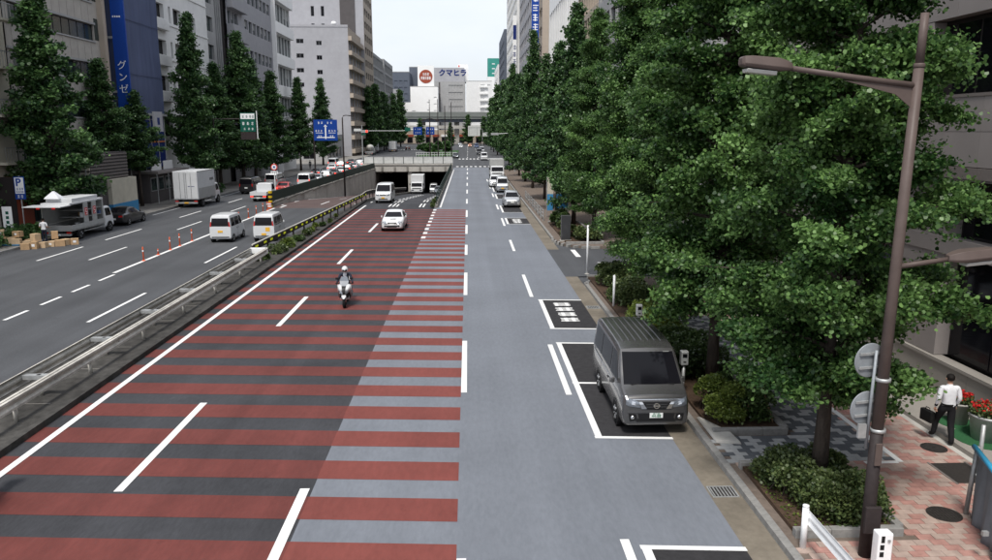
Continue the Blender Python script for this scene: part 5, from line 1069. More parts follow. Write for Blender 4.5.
bo=board(t,0,0,5.85,8.85,3.4,'sign_blue'); marks(bo,0,-.027,((8.4,.32,(-.95,-.5,.35,.85)),(7.25,.30,(-1.35,-1.0,-.6,.55,.95,1.35)),(6.5,.28,(-1.0,-.7,.7,1.0))),seed=3)
b=MB(); b.box(-.09,.09,-.034,-.026,6.1,7.9); b.box(-1.3,1.3,-.035,-.026,6.25,6.38); b.add([(-.28,-.034,7.85),(.28,-.034,7.85),(0,-.034,8.15),(-.28,-.026,7.85),(.28,-.026,7.85),(0,-.026,8.15)],[(0,1,2),(5,4,3),(0,3,4,1),(1,4,5,2),(2,5,3,0)]); b.box(-1.4,-.35,-.034,-.026,6.92,6.98); b.box(.4,1.45,-.034,-.026,6.92,6.98); b.build('arrow','sign_white',bo)
t=thing('lamp_pole','tall dark lamp pole right of the blue direction sign','street lamp',(-17.9,113,0)); MB().tube([(0,0,-2.2),(0,0,9.2),(.15,0,9.5),(.5,0,9.55),(1.3,0,9.5)],[.13,.09,.07,.06,.05],10).build('pole','lamp_dark',t,True); MB().box(.9,1.6,-.12,.12,9.42,9.56).build('lamp_head','lamp_dark',t,bevel=.03)
t=thing('green_sign','green and white overhead expressway sign among the left trees','road sign',(-24.9,90,.12)); bo=board(t,0,0,7.2,9.3,1.7,'sign_green'); box('white_field','sign_white',bo,-.78,.78,-.035,-.026,8.6,9.2); box('dark_panel','lamp_dark',t,-.85,.85,-.02,.02,6.3,7.15); marks(bo,0,-.036,((8.87,.3,(-.5,-.1,.3,.6)),),'sign_green'); marks(bo,0,-.027,((8.1,.34,(-.5,0,.5)),(7.5,.26,(-.4,.1,.5))),seed=5)
MB().tube([(1.0,.1,6.4),(1.0,.1,9.5)],.05,8).build('edge_frame','white_metal',t); MB().tube([(-3.9,.15,-.1),(-3.9,.15,8.6),(1.0,.15,8.6)],[.13,.11,.08],8).build('pole','lamp_dark',t)
t=thing('prohibition_sign','round red-ringed road sign with a plate below at the ramp fork','road sign',(-20.25,82,0)); MB().tube([(0,.05,0),(0,.05,4.1)],.05,8).build('pole','white_metal',t)
MB().lathe([(0,-.02),(.34,-.02),(.34,.01),(0,.01)],24,(0,0,3.7),'y').build('red_ring','sign_red',t); MB().lathe([(0,-.03),(.25,-.03),(.25,-.015)],24,(0,0,3.7),'y').build('white_disc','sign_white',t); box('symbol','sign_blue',t,-.1,.1,-.04,-.031,3.6,3.8); bo=box('sub_plate','sign_white',t,-.36,.36,-.02,.01,2.98,3.28); marks(bo,0,-.021,((3.13,.16,(-.2,0,.2)),),'black_plastic')
t=thing('small_blue_sign','small blue board on a pole right of the white box truck','road sign',(-29.4,87,.12)); box('board','shed_blue',t,-.6,.6,-.03,.03,2.4,2.9); MB().tube([(0,.06,0),(0,.06,2.9)],.05,8).build('pole','white_metal',t); box('arrow_bar','sign_white',t,-.35,.35,-.04,-.031,2.6,2.7)
t=thing('traffic_signal','traffic signal on a long arm at the far left corner showing red','traffic light',(-25.5,190,.0)); MB().tube([(0,0,0),(0,0,8.6)],[.14,.1],8).build('pole','galv',t); MB().tube([(0,0,7.3),(9.6,0,7.3)],.06,8).build('arm','galv',t)
b=box('signal_box','galv',t,-.2,1.5,-.3,-.05,6.85,7.5); MB().lathe([(0,-.05),(.28,-.04),(.28,0)],12,(1.15,-.3,7.18),'y').build('red_lamp','tail_lit',b); box('name_board','sign_green',t,-.1,.9,-.2,-.1,6.3,6.7); box('small_board','fence_white',t,-1.9,-.2,-.2,-.1,7.2,7.8); box('green_board','sign_green',t,10.3,11.6,-.2,-.1,7.2,8.1); MB().tube([(9.5,0,7.3),(10.9,0,7.4)],.05,6).build('arm_tip','galv',t)
for i,(x,wd) in enumerate(((-19.2,3.4),(-14.4,3.2))):
    t=thing('far_direction_sign','distant blue direction sign below the viaduct, %s one'%('left','right')[i],'road sign',(x,300,0)); bo=board(t,0,0,5.7,8.6,wd,'sign_blue'); marks(bo,0,-.027,((7.8,.5,(-.9,.2,.9)),(6.5,.5,(-.8,0,.8))),seed=i); MB().tube([(0,.2,0),(0,.2,8.5)],.12,8).build('pole','lamp_dark',t)
t=thing('far_gantry_sign','distant white board with grey frame above the avenue','road sign',(2.3,300,0)); box('board','fence_white',t,-2.3,2.3,-.1,.1,5.2,9.0); b=MB(); b.box(-1.9,-1.75,-.14,-.1,5.6,8.4); b.box(1.0,1.15,-.14,-.1,5.6,8.4); b.box(-2.2,2.2,-.145,-.101,8.3,8.45); b.build('frame','box_grey',t); MB().tube([(3.2,.2,0),(3.2,.2,8)],.12,8).build('pole','galv',t)
t=thing('far_signal_arm','distant signal housing on an arm over the avenue at right','traffic light',(9.5,240,0)); MB().tube([(0,0,0),(0,0,7.0),(-5,0,6.6)],[.12,.1,.07],8).build('pole','galv',t); box('housing','fence_white',t,-5.0,-2.4,-.2,.0,5.6,6.5)
t=thing('right_signal','small signal arm poking out of the right-hand trees','traffic light',(8.4,140,.1)); MB().tube([(0,0,0),(0,0,6.9),(-3.4,0,6.7)],[.12,.1,.07],8).build('pole','galv',t); box('housing','galv',t,-4.3,-3.0,-.2,.0,6.5,6.9)
for i,(x,y,hh) in enumerate(((-4.4,150,12.0),(-6.5,170,14),(-9,185,14.5),(-3.4,160,13))):
    t=thing('slim_pole','slim dark pole standing beyond the portal, %s'%('rightmost but one','middle','leftmost','rightmost')[i],'pole',(x,y,0)); MB().tube([(0,0,-.2),(0,0,hh)],[.11,.07],8).build('tube','lamp_dark',t)
t=thing('twin_lamp','dark double-headed lamp above the traffic island','street lamp',(-9,186,0)); MB().tube([(-1.8,0,9.8),(0,0,10.2),(1.8,0,9.8)],.08,6).build('arm','lamp_dark',t)
MB().tube([(0,0,0),(0,0,10.2)],.1,8).build('pole','lamp_dark',t)
for sx in (-1,1): MB().box(1.8*sx-.5,1.8*sx+.5,-.2,.2,9.6,9.8).build('lamp_head','lamp_dark',t)
t=thing('island_fence','pale low fence around the traffic island','fence'); 
for k in range(16): box('post','fence_white',t,-15+.75*k,-14.9+.75*k,225,225.1,0,1.2)
for zz in (.5,1.1): box('rail','fence_white',t,-15.1,-3.3,225.02,225.08,zz,zz+.12)
tag(MB().prism([(-15,226),(-3.4,226),(-3.4,290),(-12,290)],-.02,.14).build('traffic_island','hill_green'),'grassy traffic island beyond the portal','island')
# ------------------------------------------------------------------ buildings
WINC={}
def facade(par,O,U,Nn,W,H,holes,wallm,glassm='glass_office',depth=.22,frame='frame_alu',mull=1,blinds=0.,seed=0,name='wall',bands=None):
    """wall sheet with real openings; each opening gets its own window object (frame + pane)"""
    O=Vector(O);U=Vector(U);Nn=Vector(Nn);Z=Vector((0,0,1)); r=random.Random(seed)
    us=sorted({0,W}|{round(v,3) for h in holes for v in h[:2]}); zs=sorted({0,H}|{round(v,3) for h in holes for v in h[2:4]})
    P=lambda u,z,n=0.: tuple(O+U*u+Z*z+Nn*n)
    hs=[(round(a,3),round(b,3),round(c,3),round(d,3)) for a,b,c,d in (h[:4] for h in holes)]
    grid={}
    b=MB(); flip=U.cross(Z).dot(Nn)<0
    def Q(*q): b.add(q[::-1] if flip else q,[(0,1,2,3)])
    # merge solid cells along u in each z-row
    for j in range(len(zs)-1):
        z0,z1=zs[j],zs[j+1]; zm=(z0+z1)/2; row=[h for h in hs if h[2]<zm<h[3]]; row.sort(); u=0
        for h in row:
            if h[0]>u+1e-4: Q(P(u,z0),P(h[0],z0),P(h[0],z1),P(u,z1))
            u=h[1]
        if u<W-1e-4: Q(P(u,z0),P(W,z0),P(W,z1),P(u,z1))
    for a,c,z0,z1 in hs:
        Q(P(a,z0,-depth),P(a,z0),P(a,z1),P(a,z1,-depth)); Q(P(c,z0),P(c,z0,-depth),P(c,z1,-depth),P(c,z1)); Q(P(a,z1),P(c,z1),P(c,z1,-depth),P(a,z1,-depth)); Q(P(a,z0,-depth),P(c,z0,-depth),P(c,z0),P(a,z0))
    o=b.build(name,wallm,par)
    for i,(a,c,z0,z1) in enumerate(hs):
        ww,hh=round(c-a,3),round(z1-z0,3); bl=r.random()<blinds
        key=(ww,hh,tuple(U),tuple(Nn),glassm,frame,mull,bl)
        if key not in WINC:
            f=MB(); t_=.05; C=lambda u0,u1,v0,v1,n0,n1: f.add([tuple(U*u_+Z*v_+Nn*n_) for u_ in (u0,u1) for v_ in (v0,v1) for n_ in (n0,n1)],[(0,1,3,2),(4,6,7,5),(0,4,5,1),(2,3,7,6),(0,2,6,4),(1,5,7,3)])
            C(0,ww,0,t_,-.06,0);C(0,ww,hh-t_,hh,-.06,0);C(0,t_,t_,hh-t_,-.06,0);C(ww-t_,ww,t_,hh-t_,-.06,0)
            for k in range(1,mull+1): C(ww*k/(mull+1)-t_/2,ww*k/(mull+1)+t_/2,t_,hh-t_,-.06,-.005)
            g=MB(); g.quad(*[tuple(U*u_+Z*v_-Nn*.04) for u_,v_ in ((0,0),(ww,0),(ww,hh),(0,hh))])
            bm=None
            if bl: q=MB(); q.quad(*[tuple(U*u_+Z*v_-Nn*.034) for u_,v_ in ((t_,hh*.45),(ww-t_,hh*.45),(ww-t_,hh),(t_,hh))]); bm=q.mesh('blind','blind')
            WINC[key]=(f.mesh('window',frame),g.mesh('pane',glassm),bm)
        fm,gm,bm=WINC[key]
        wo=link('window',fm,par,P(a,z0,-depth+.06)); link('pane',gm,wo)
        if bm: link('blind',bm,wo)
    return o
def rows(W,u0,u1,n,gap,zs,hh): # n windows between u0..u1 with gap, for every sill height
    w_=(u1-u0-gap*(n-1))/n; return [(u0+k*(w_+gap),u0+k*(w_+gap)+w_,z,z+hh) for z in zs for k in range(n)]
def block(label,x0,x1,y0,y1,H,wallm,name='building',group=None):
    t=thing(name,label,'building',((x0+x1)/2,(y0+y1)/2,0),0,group); return t,(x1-x0)/2,(y1-y0)/2
def core(t,a,c,H,m,ins=.3,z0=0): box('core',m,t,-a+ins,a-ins,-c+ins,c-ins,z0,H-.05)
EAST=((0,1,0),(1,0,0)); SOUTH=((1,0,0),(0,-1,0)); WEST=((0,-1,0),(-1,0,0))
# -- left row, facades towards the road (+x) and towards the camera (-y)
t,a,c=block('cream building with railed balconies at the far left edge',-60,-34,34,60.2,30,'wall_cream','cream_building')
core(t,a,c,30,'wall_cream'); facade(t,(a,-c,0),*EAST,2*c,30,rows(2*c,1,2*c-3.4,6,1.2,[3.4*i+4 for i in range(7)],1.7),'wall_cream',blinds=.3,seed=1)
for i in range(5):
    box('balcony_slab','wall_cream',t,a-.01,a+.9,c-3.0,c-.4,5+3.4*i,5.18+3.4*i)
    for k in range(9): box('balcony_bar','frame_alu',t,a+.86,a+.89,c-3.0+.32*k,c-2.97+.32*k,5.18+3.4*i,6.2+3.4*i)
    box('balcony_rail','frame_alu',t,a+.84,a+.9,c-3.0,c-.4,6.2+3.4*i,6.27+3.4*i)
t,a,c=block('beige office building with long ribbon windows left of the blue netting',-62,-34,60.4,76.9,32,'wall_beige','ribbon_building')
core(t,a,c,32,'wall_dark',.5); zs=[1.6+3.42*i for i in range(9)]
hol=[(.6,2*c-2.4,5.2+3.42*i,6.6+3.42*i) for i in range(8)]+[(.8,13,.4,3.2)]
facade(t,(a,-c,0),*EAST,2*c,32,hol,'wall_beige','glass_green',.22,'frame_dark',9,seed=2)
for i in range(8):
    for k in range(11): box('panel_joint','stone_dark',t,a-.02,a+.006,-c+.8+1.25*k,-c+.83+1.25*k,6.85+3.42*i,8.3+3.42*i)
    box('ledge','wall_midgrey',t,a-.05,a+.14,-c,c-2.3,6.62+3.42*i,6.80+3.42*i); box('sill','wall_midgrey',t,a-.05,a+.10,-c,c-2.3,5.06+3.42*i,5.18+3.42*i)
box('corner_column','wall_tan',t,a+.0,a+.5,c-1.5,c-.9,0,32)
for i in range(7): 
    for k in range(2): box('corner_window','glass_green',t,a+.005,a+.03,c-2.3+.0+.38*k,c-2.3+.34+.38*k,5.3+3.42*i,7.2+3.42*i)
t,a,c=block('building wrapped in blue-grey construction netting',-60,-33.0,77.7,87.0,38,'net_blue','netted_building')
core(t,a,c,36,'wall_dark',.6)
b=MB(); nY,nZ=28,40
for i in range(nY+1):
    for j in range(nZ+1): b.v.append((a+.06*math.sin(i*1.1)*math.sin(j*.5+i)+.05*math.sin(i*2.7),-c+2*c*i/nY,9.2+(38-9.2)*j/nZ))
b.f=[(i*(nZ+1)+j,(i+1)*(nZ+1)+j,(i+1)*(nZ+1)+j+1,i*(nZ+1)+j+1) for i in range(nY) for j in range(nZ)]; b.build('netting','net_blue',t,True)
b=MB()
for i in range(31):
    for j in range(25): b.v.append((-a+2*a*i/30,-c+.06*math.sin(i*1.3),9.2+28.8*j/24))
b.f=[(i*25+j,(i+1)*25+j,(i+1)*25+j+1,i*25+j+1) for i in range(30) for j in range(24)]; b.build('netting','net_blue',t,True)
for k in range(6): MB().tube([(a-.15,-c+.05+2*c*k/5,.1),(a-.15,-c+.05+2*c*k/5,38)],.05,6).build('scaffold_pole','galv',t)
for zz in (12.9,18,23): box('net_seam','net_blue',t,a+.10,a+.13,-c,c,zz,zz+.06)
box('hoarding','sign_navy',t,a-.5,a-.2,-c,c,3.6,9.15); box('hoarding_edge','galv',t,a-.2,a+.3,-c,c,8.95,9.2); box('orange_strip','car_orange',t,a-.19,a-.15,-c,c,6.2,6.35)
t=thing('blue_vertical_sign','tall blue vertical sign with white katakana beside the netting','sign',(-33.0,77.2,0)); box('board','sign_blue',t,-.5,.75,-.12,.12,9.4,26)
for k,chh in enumerate(('グ','ン','ゼ')): text('letter',chh,'sign_white',t,.9,FACE((.15,-.13,13.5-1.1*k)),.01,0.)
for k in range(3): box('bracket','galv',t,-1.2,-.5,-.05,.05,11+5*k,11.2+5*k)
for k in range(4): box('small_mark','sign_white',t,-.35+.2*k,-.22+.2*k,-.13,-.121,17.9,18.05)
t,a,c=block('white tiled building with curved balcony openings behind the slim ginkgo',-62,-34,87.2,106.4,40,'wall_white','white_building')
core(t,a,c,40,'wall_dark',.6); ZS=[11.8+3.9*i for i in range(7)]
hol=[(.6,4.6,z,z+1.7) for z in ZS]+[(6,6.6,z-.1,z+1.7) for z in ZS]+[(7.4,9.9,z-.1,z+1.7) for z in ZS]+[(10.7,11.3,z-.1,z+1.7) for z in ZS]+[(12.4,14.8,z-.2,z+1.5) for z in ZS]+[(1,4.8,6.8,9.2),(6,9,5.8,9.2)]
facade(t,(a,-c,0),*EAST,2*c,40,hol,'wall_white','glass_dark',.5,'frame_dark',1,blinds=.2,seed=3)
box('beige_base','wall_tan',t,a+.004,a+.25,-c,-c+.55,0,10.9); box('balcony_front','wall_white',t,a,a+.45,-c+.5,-c+4.8,10.6,11.75); 
for i,z in enumerate(ZS): box('balcony_front','wall_white',t,a+.01,a+.5,-c+.45,-c+4.75,z-1.2,z-.03,.05); box('cornice','wall_white',t,a+.01,a+.10,-c+5.2,c,z-.45,z-.3)
t,a,c=block('narrow grey building with a glazed stair strip',-62,-34.3,106.6,113.6,36,'wall_midgrey','stair_building')
core(t,a,c,36,'wall_dark',.6); facade(t,(a,-c,0),*EAST,2*c,36,[(.8,3.2,6+3.6*i,7.9+3.6*i) for i in range(8)]+[(4.3,4.9,4,34),(5.1,5.7,4,34),(5.9,6.5,4,34)],'wall_midgrey','glass_green',.35,'frame_alu',0,seed=4)
t,a,c=block('lilac grey office building with bay windows',-62,-33.6,113.8,139.6,33,'wall_lilac','bay_window_building')
core(t,a,c,33,'wall_dark',.6); facade(t,(a,-c,0),*EAST,2*c,33,rows(2*c,.6,5.6,3,.15,[5+4.3*i for i in range(6)],1.9)+rows(2*c,9,2*c-1,7,.5,[5+4.3*i for i in range(6)],1.7),'wall_lilac','glass_green',.3,'frame_alu',0,blinds=.35,seed=5)
for i in range(6): box('bay_band','wall_lilac',t,a+.01,a+.9,-c+.3,-c+7.8,2.8+4.3*i,4.95+4.3*i,.04)
t,a,c=block('glazed building with white bands at the end of the left row',-62,-33.8,139.9,154.6,36,'wall_white','banded_building')
core(t,a,c,36,'wall_dark',.7); facade(t,(a,-c,0),*EAST,2*c,36,rows(2*c,.3,2*c-.3,6,.08,[4.6+5.4*i for i in range(6)],3.3),'wall_white','glass_green',.25,'frame_alu',1,blinds=.2,seed=6)
for i in range(6): box('white_band','wall_bright',t,a+.01,a+.7,-c-.4,c,8.05+5.4*i,9.9+5.4*i,.04)
box('corner_fin','wall_bright',t,a-.4,a+.9,-c-.5,-c-.02,0,36); 
# back row behind the left street wall
t,a,c=block('pale rear tower rising behind the left street row',-75,-40,156,226,50,'wall_grey','rear_tower'); 
# grey building facing the camera at the far corner
t,a,c=block('large plain grey building facing the camera beyond the left row',-75,-33.4,226,252,35.7,'wall_grey','grey_corner_building')
core(t,a,c,35.7,'wall_grey',.3); X0=54.2; w2=2*a
hol=[]
for i in range(8):
    z=31.4-3.95*i
    if z>1: hol+=[(X0-47.9+21.0-.0-.0+0,X0-47.9+22.9,z,z+1.1) if False else (w2-14.4-.1*i,w2-12.4-.1*i,z-.1,z+1.1),(w2-8.9,w2-7.4,z-.6,z+.6),(w2-19.4,w2-18.0,z,z+1.2)]
facade(t,(-a,-c,0),*SOUTH,w2,35.7,hol,'wall_grey','glass_dark',.25,'frame_alu',1,seed=7)
facade(t,(a,-c,0),*EAST,2*c,35.7,rows(2*c,1,2*c-1,4,.2,[2.5+3.9*i for i in range(8)],2.3),'wall_tan','glass_dark',.6,'frame_dark',1,blinds=.2,seed=8)
for i in range(9): box('balcony_band','wall_tan',t,a+.01,a+1.0,-c,c,.9+3.9*i,2.1+3.9*i,.03)
box('parapet','wall_grey',t,-a,a,-c-.1,-c+.3,35.7,36.3); 
MB().lathe([(.0,0),(.6,.1),(.8,.5),(.5,1.0),(0,1.1)],12,(a-4,-c+1.2,36.3)).build('roof_dome','wall_bright',t,True)
t,a,c=block('taller grey tower with a dark strip above the plain grey building',-58,-32.3,252.5,275,62,'wall_grey','grey_tower')
core(t,a,c,62,'wall_grey',.3); facade(t,(-a,-c,0),*SOUTH,2*a,62,[(9.5+3.1*k,10.5+3.1*k,z,z+3.0) for z in (37,42.2,47.4,52.5,57) for k in range(2)],'wall_grey','glass_dark',.3,'frame_alu',0,seed=9)
box('dark_strip','wall_dark',t,a-7.2,a-2.6,-c-.25,-c-.01,36.5,62); facade(t,(a,-c,0),*EAST,2*c,62,rows(2*c,2,2*c-2,4,1,[4+3.9*i for i in range(14)],2.),'wall_tan','glass_dark',.3,seed=10)
t,a,c=block('low white-topped street corner shop before the plain grey building',-60,-35,196,222,6,'wall_grey','corner_shop'); core(t,a,c,6,'wall_grey',.3); facade(t,(-a,-c,0),*SOUTH,2*a,6,[(3+4*k,6+4*k,.4,3) for k in range(5)],'wall_midgrey','glass_dark',.2,seed=11); facade(t,(a,-c,0),*EAST,2*c,6,[(2+5*k,6+5*k,.4,3) for k in range(4)],'wall_midgrey','glass_dark',.2,seed=12); box('roof','wall_grey',t,-a,a,-c,c,6,6.3)
t,a,c=block('dark-windowed office building past the grey tower on the left',-60,-33.2,276,315,34.3,'wall_midgrey','fin_building'); core(t,a,c,34.3,'wall_midgrey',.3)
facade(t,(a,-c,0),*EAST,2*c,34.3,rows(2*c,6,2*c-1,8,.5,[3+3.9*i for i in range(8)],3.0),'wall_midgrey','glass_dark',.5,'frame_alu',1,seed=13); facade(t,(-a,-c,0),*SOUTH,2*a,34.3,[],'wall_midgrey',seed=14)
t,a,c=block('second dark-windowed office building past the grey tower',-60,-33.0,316,352,35,'wall_midgrey','fin_building'); core(t,a,c,35,'wall_midgrey',.3)
facade(t,(a,-c,0),*EAST,2*c,35,rows(2*c,3,2*c-1,8,.5,[3+3.9*i for i in range(8)],3.0),'wall_midgrey','glass_dark',.5,'frame_alu',1,seed=15); facade(t,(-a,-c,0),*SOUTH,2*a,35,[],'wall_midgrey',seed=14)
bpy.data.objects.remove(bpy.data.objects['rear_tower'])
# -- end of the street
def endb(label,x0,x1,y0,d,H,wallm,holes=(),glass='glass_office',name='far_building',mull=1,seed=0):
    t,a,c=block(label,x0,x1,y0,y0+d,H,wallm,name); core(t,a,c,H,wallm,.3); facade(t,(-a,-c,0),*SOUTH,2*a,H,list(holes),wallm,glass,.4,'frame_dark',mull,seed=seed); facade(t,(a,-c,0),*EAST,2*c,H,[],wallm); facade(t,(-a,c,0),*WEST,2*c,H,[],wallm); box('roof','wall_midgrey',t,-a,a,-c,c,H-.04,H+.4); return t,a,c
t,a,c=endb('bright white windowless block at the end of the avenue',-33.8,-17.6,468,14,32.4,'wall_bright',[(9.8,11.0,22.2,23.8),(9.8,11.0,18.0,19.4),(13.8,15.4,25.4,26.6),(13.8,15.4,21.6,22.8),(13.8,15.4,17.8,19),(.8,2.8,17.5,18.8)],'glass_dark','white_block')
box('annex','wall_bright',t,-a-4.6,-a-.01,-c+1,c,0,23.5)
s=thing('round_logo_sign','white rooftop board with a brown round emblem and white lettering','sign',(-24.6,470,33)); box('board','wall_bright',s,-4.8,4.8,-.3,.3,-.2,11.6); MB().lathe([(0,-.1),(3.9,-.1),(3.9,.05)],40,(0,-.31,5.4),'y').build('emblem','sign_brown',s)
marks(s,0,-.43,((6.7,1.7,(-1.3,.0,1.3)),(4.5,1.7,(-2.4,-1.2,0,1.2,2.4))),seed=8)
hol=[]
for z in (19.6,23.8,28.0,32.2): hol+=[(11.2+1.75*k,12.75+1.75*k,z,z+2.2) for k in range(5)]
t,a,c=endb('grey building with blue rooftop lettering at the end of the avenue',-22.8,-1.6,484,20,36,'wall_midgrey',hol,'glass_office','lettered_building',1)
box('rooftop_housing','wall_grey',t,-a-1,a-.4,-c+.4,c,36.41,44.6); box('pier','wall_dark',t,-a+5.2,-a+6.0,-c-.2,-c-.01,0,36)
text('lettering','クマヒラ','sign_navy',t,4.3,FACE((3.2,-c+.35,41.4)),.1,.14)
box('stair_tower','wall_bright',t,a-4.5,a+2,-c+6,c,36.41,47); box('red_mark','sign_red',t,a-4.0,a-3.3,-c+5.9,-c+5.99,45.4,46.4)
hol=[(8.6+3.9*k,11.1+3.9*k,z,z+1.7) for z in (17.5,21.5,25.4,29.2,32.6) for k in range(1)]+[(12.6,14.4,32.6,34.2)]
t,a,c=endb('cream building with short balconies right of the lettered building',-.9,14.5,476,18,36,'wall_white',hol,'glass_dark','cream_far_building',1)
for i in range(5): box('balcony','wall_white',t,.5,a-2.5,-c-1.0,-c-.01,16.6+3.95*i,17.3+3.95*i)
endb('slate blue far building with green roof edge left of the white block',-50,-36.5,500,20,43.0,'wall_slate',[(1+3*k,3.2+3*k,20+4*i,22+4*i) for i in range(5) for k in range(4)],'glass_dark'); endb('dark slate tower behind the white block',-38,-26,520,20,47.5,'wall_slate'); endb('grey banded far building beside the left trees',-54,-39,455,15,30,'wall_lilac',[(1,13.5,10+4*i,12.2+4*i) for i in range(5)],'glass_dark',mull=4)
t=thing('netted_tower','distant tower wrapped in teal construction netting','building',(18,560,0)); box('tower','net_teal',t,-4,4,-4,4,44,56.5); box('lower_tower','wall_bright',t,-4.2,4.2,-4.2,4.2,0,43.99)
for k in range(3): box('net_mark','sign_white',t,-1,1,-4.08,-4.01,46+3.2*k,46.6+3.2*k)
# viaduct
t=thing('viaduct','elevated expressway crossing the end of the avenue','viaduct',(0,420,0)); box('deck','viaduct_grey',t,-90,70,-5,9,13.2,14.6); box('parapet','viaduct_grey',t,-90,70,-5.3,-5.01,14.3,16.8); box('girder','wall_slate',t,-90,70,-4,8,11.6,13.19); box('lower_ramp','concrete',t,-90,10,-8,-5.5,8.2,9.8)
for x in (-60,-42,-24,-6,12,30): box('pier','concrete',t,x-1.3,x+1.3,0,3,0,11.59)
t=thing('shop_row','row of low brown shopfronts under the viaduct','building',(0,440,0)); box('wall','wall_tan',t,-60,40,0,6,0,7.5)
for k in range(20): box('shopfront','glass_dark',t,-58+4.8*k,-55+4.8*k,-.1,-.01,.4,3.4); box('shop_sign','sign_brown' if k%3 else 'wall_bright',t,-58.2+4.8*k,-54.5+4.8*k,-.3,-.01,3.8,5)
# -- right row beyond the trees
def rightb(label,x,y0,y1,H,wallm,hol=(),south=(),glass='glass_office',name='right_building',depth=24,frame='frame_alu',mull=1,seed=0):
    t,a,c=block(label,x,x+depth,y0,y1,H,wallm,name); core(t,a,c,H,wallm,.35); facade(t,(-a,c,0),*WEST,2*c,H,list(hol),wallm,glass,.35,frame,mull,.2,seed); facade(t,(-a,-c,0),*SOUTH,2*a,H,list(south),wallm,glass,.3,frame,mull,.2,seed); return t,a,c
t,a,c=rightb('white office building with dark vertical fins above the right trees',16.5,118,162,34,'wall_bright',[(1+2.7*k,2.9+2.7*k,4+14*i,16+14*i) for i in range(2) for k in range(15)],[(3+3*k,3.8+3*k,30.2,31.4) for k in range(3)],'glass_dark','finned_building')
t,a,c=rightb('brown glazed building close behind the right trees',16.2,96,117.5,44,'wall_tan',[(.6+2.1*k,2.5+2.1*k,3+4*i,6.2+4*i) for i in range(10) for k in range(10)],(),'glass_green')
t,a,c=rightb('tan building carrying a tall blue vertical sign on the right',16.4,176,192,60,'wall_tan',rows(16,1,15,4,.8,[4+4*i for i in range(13)],2.),())
s=thing('tall_blue_sign','tall narrow blue sign with white vertical lettering on the right','sign',(16.0,175.2,0)); box('board','sign_blue',s,-2.0,-.4,-.15,.15,18,47); marks(s,-1.2,-.16,[(45.5-2.0*k,1.5,(0,)) for k in range(13)],seed=12)
box('light_field','wall_lilac',s,-1.95,-.45,-.158,-.151,19,21)
t,a,c=rightb('pale grey office block with corner balconies in the distance right',17,193,262,52,'wall_grey',rows(69,2,67,12,1.2,[4+4*i for i in range(11)],2.2),[(1,3.6,4+4.4*i,6.4+4.4*i) for i in range(10)],'glass_dark')
t,a,c=rightb('taller pale block with red and grey rooftop signs in the distance right',16.2,263,330,70,'wall_white',rows(67,2,65,12,1.2,[4+4*i for i in range(15)],2.2),[(1,4,6+4.4*i,8.4+4.4*i) for i in range(13)],'glass_dark')
box('sign_panel','wall_slate',t,-a,-a+9,-c-.3,-c-.01,56,59); box('sign_panel','sign_red',t,-a+1,-a+6,-c-.3,-c-.01,61,63.5)
s=thing('vertical_sign','narrow white and navy vertical sign on the distant right block','sign',(16,262,0)); box('board','wall_bright',s,-1.2,.1,-.15,.15,16,44); marks(s,-.55,-.16,[(34-2.2*k,1.5,(0,)) for k in range(8)],'sign_navy',seed=14); box('navy_field','sign_navy',s,-1.1,0,-.16,-.151,36.5,41)
t,a,c=rightb('dark distant building with green top on the right',15.8,345,400,50,'wall_slate',rows(55,1,54,10,1,[3+4*i for i in range(11)],2.4),(),'glass_dark')
rightb('white and navy distant building on the right',15.2,402,450,40,'wall_bright',rows(48,1,47,10,1,[3+4*i for i in range(9)],2.4),(),'glass_dark')
rightb('grey mid-rise building behind the trees on the side street corner',15.5,50.5,95,30,'wall_midgrey',rows(44,1,43,12,.8,[3+3.8*i for i in range(7)],2.2),rows(24,1,23,6,.8,[3+3.8*i for i in range(7)],2.2),'glass_dark')
# -- near right building with stone cladding
t=thing('stone_building','brown-grey stone-clad office building at the right edge','building',(13.1,0,0))
box('core','wall_dark',t,.9,20,2,37.5,.24,30)
def clad(n0,n1,y0,y1,z0,z1,m='stone_clad',pw=1.5,ph=.95):
    ny=max(1,round((y1-y0)/pw)); nz=max(1,round((z1-z0)/ph)); a_,b_=(y1-y0)/ny,(z1-z0)/nz
    key=('panel',round(a_,3),round(b_,3),m,n0,n1)
    if key not in WINC: WINC[key]=MB().box(n0,n1,.006,a_-.006,.006,b_-.006).mesh('stone_panel',m)
    for i in range(ny):
        for j in range(nz): link('stone_panel',WINC[key],t,(0,y0+a_*i,z0+b_*j))
clad(0,.25,3,37,.24,1.15,'granite',2.0,.9)             # base course
box('base_ledge','granite',t,-.06,.3,3,37,1.152,1.24)
for k in range(6):                                       # dark shop glazing bays
    y0=5.9+5.6*k; g=box('window','frame_dark',t,.45,.55,y0,y0+3.5,1.25,6.2)
    for i in range(2): box('pane','glass_dark',g,.42,.448,y0+.06+1.7*i,y0+1.7+1.7*i,1.32,5.9)
    clad(.05,.6,y0+3.5,y0+5.6,1.25,6.2,'stone_clad',1.05,1.24)
clad(-.30,.6,3,37,6.25,6.55,'stone_dark',2.,.3); 
box('soffit','stone_dark',t,-.28,.7,3,37,6.2,6.249)
clad(-.25,.2,3,37,6.56,8.35)
for k in range(7):                                       # upper storeys: windows between piers
    y0=5.0+4.55*k
    for z0 in (8.36,12.56,16.76):
        clad(-.25,.2,y0+3.1,y0+4.55,z0,z0+2.05,'stone_clad',1.45,1.025)
        wv=box('window','frame_dark',t,.12,.2,y0,y0+3.1,z0,z0+2.05); 
        for i in range(2): box('pane','glass_dark',wv,.10,.119,y0+.12+1.48*i,y0+1.5+1.48*i,z0+.1,z0+1.93)
        box('sill','stone_dark',wv,-.27,.1,y0,y0+3.1,z0-.02,z0+.06)
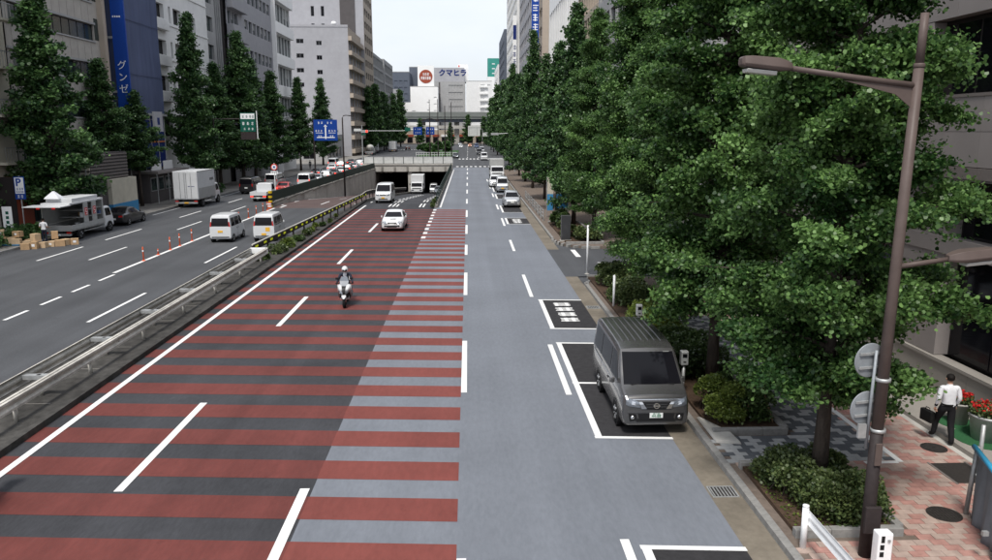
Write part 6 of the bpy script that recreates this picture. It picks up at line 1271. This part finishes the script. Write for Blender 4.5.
for z0 in (10.42,14.62,18.82): clad(-.25,.2,3,37,z0,z0+2.13)
box('transom_band','stone_clad',t,.02,.5,5.9,37,4.15,4.6)
# left pavement: vent structure, hoarding, kiosk
t=thing('vent_shed','cream shed with a blue base and slatted tower on the far pavement','shed',(-31.9,68.8,.12)); box('shed_body','wall_cream',t,-1.0,1.25,-1.1,4.0,1.05,3.2); box('blue_base','shed_blue',t,-1.02,1.27,-1.12,4.02,0,1.05); box('tower_core','wall_dark',t,-1.2,.9,-4,3.2,0,5.5)
for k in range(9): box('slat','wall_cream',t,-1.15,.95,-4.1,-4.005,2.2+.38*k,2.42+.38*k)
for k in range(8): box('slat','stone_dark',t,.905,.98,-3.9,3.1,3.3+.28*k,3.42+.28*k)
for xx in (.2,.7): MB().tube([(xx,-4.2,0),(xx,-4.2,5.9)],.05,8).build('pipe','galv',t)
box('meter_box','galv',t,.3,.7,-4.5,-4.25,1.2,1.8); MB().lathe([(0,0),(.3,.1),(.35,.4),(0,.6)],12,(.6,-3.8,5.5)).build('vent_cap','galv',t,True)
t=thing('brown_gate','dark brown panel beside the cream building on the far pavement','gate',(-33.4,57.2,.12)); box('panel','sign_brown',t,-.6,.6,0,2.2,0,4.0); box('frame','frame_dark',t,-.65,.65,-.06,-.005,0,4.05)
t=thing('site_hoarding','dark site entrance canopy on the far pavement below the netting','kiosk',(-33.2,82,.12)); box('wall','wall_dark',t,-1,.9,-2.2,6,0,3.0); box('roof','stone_clad',t,-1.1,1.9,-2.4,6.4,3.0,3.25)
for k in range(4): f=box('window','frame_alu',t,.905,.94,-1.9+1.9*k,-.4+1.9*k,1.2,2.6); box('pane','glass_green',f,.941,.95,-1.8+1.9*k,-.5+1.9*k,1.3,2.5)
for k in range(2): box('sign_panel','wall_white',t,1.0,1.05,-1.8+3.2*k,.8+3.2*k,3.3,4.2)
for k in range(3): MB().tube([(1.7,-2.2+3.*k,0),(1.7,-2.2+3.*k,3.0)],.05,8).build('post','galv',t)
t=thing('white_sign_panel','pale square sign panel hanging above the site hoarding','sign',(-31.5,81,.12)); box('panel','wall_grey',t,-.1,.1,-.9,1.2,7.2,9.2); box('mark','sign_navy',t,.101,.11,-.2,.4,7.9,8.6); MB().tube([(-1.2,0,8.4),(0,0,8.4)],.05,6).build('bracket','galv',t)
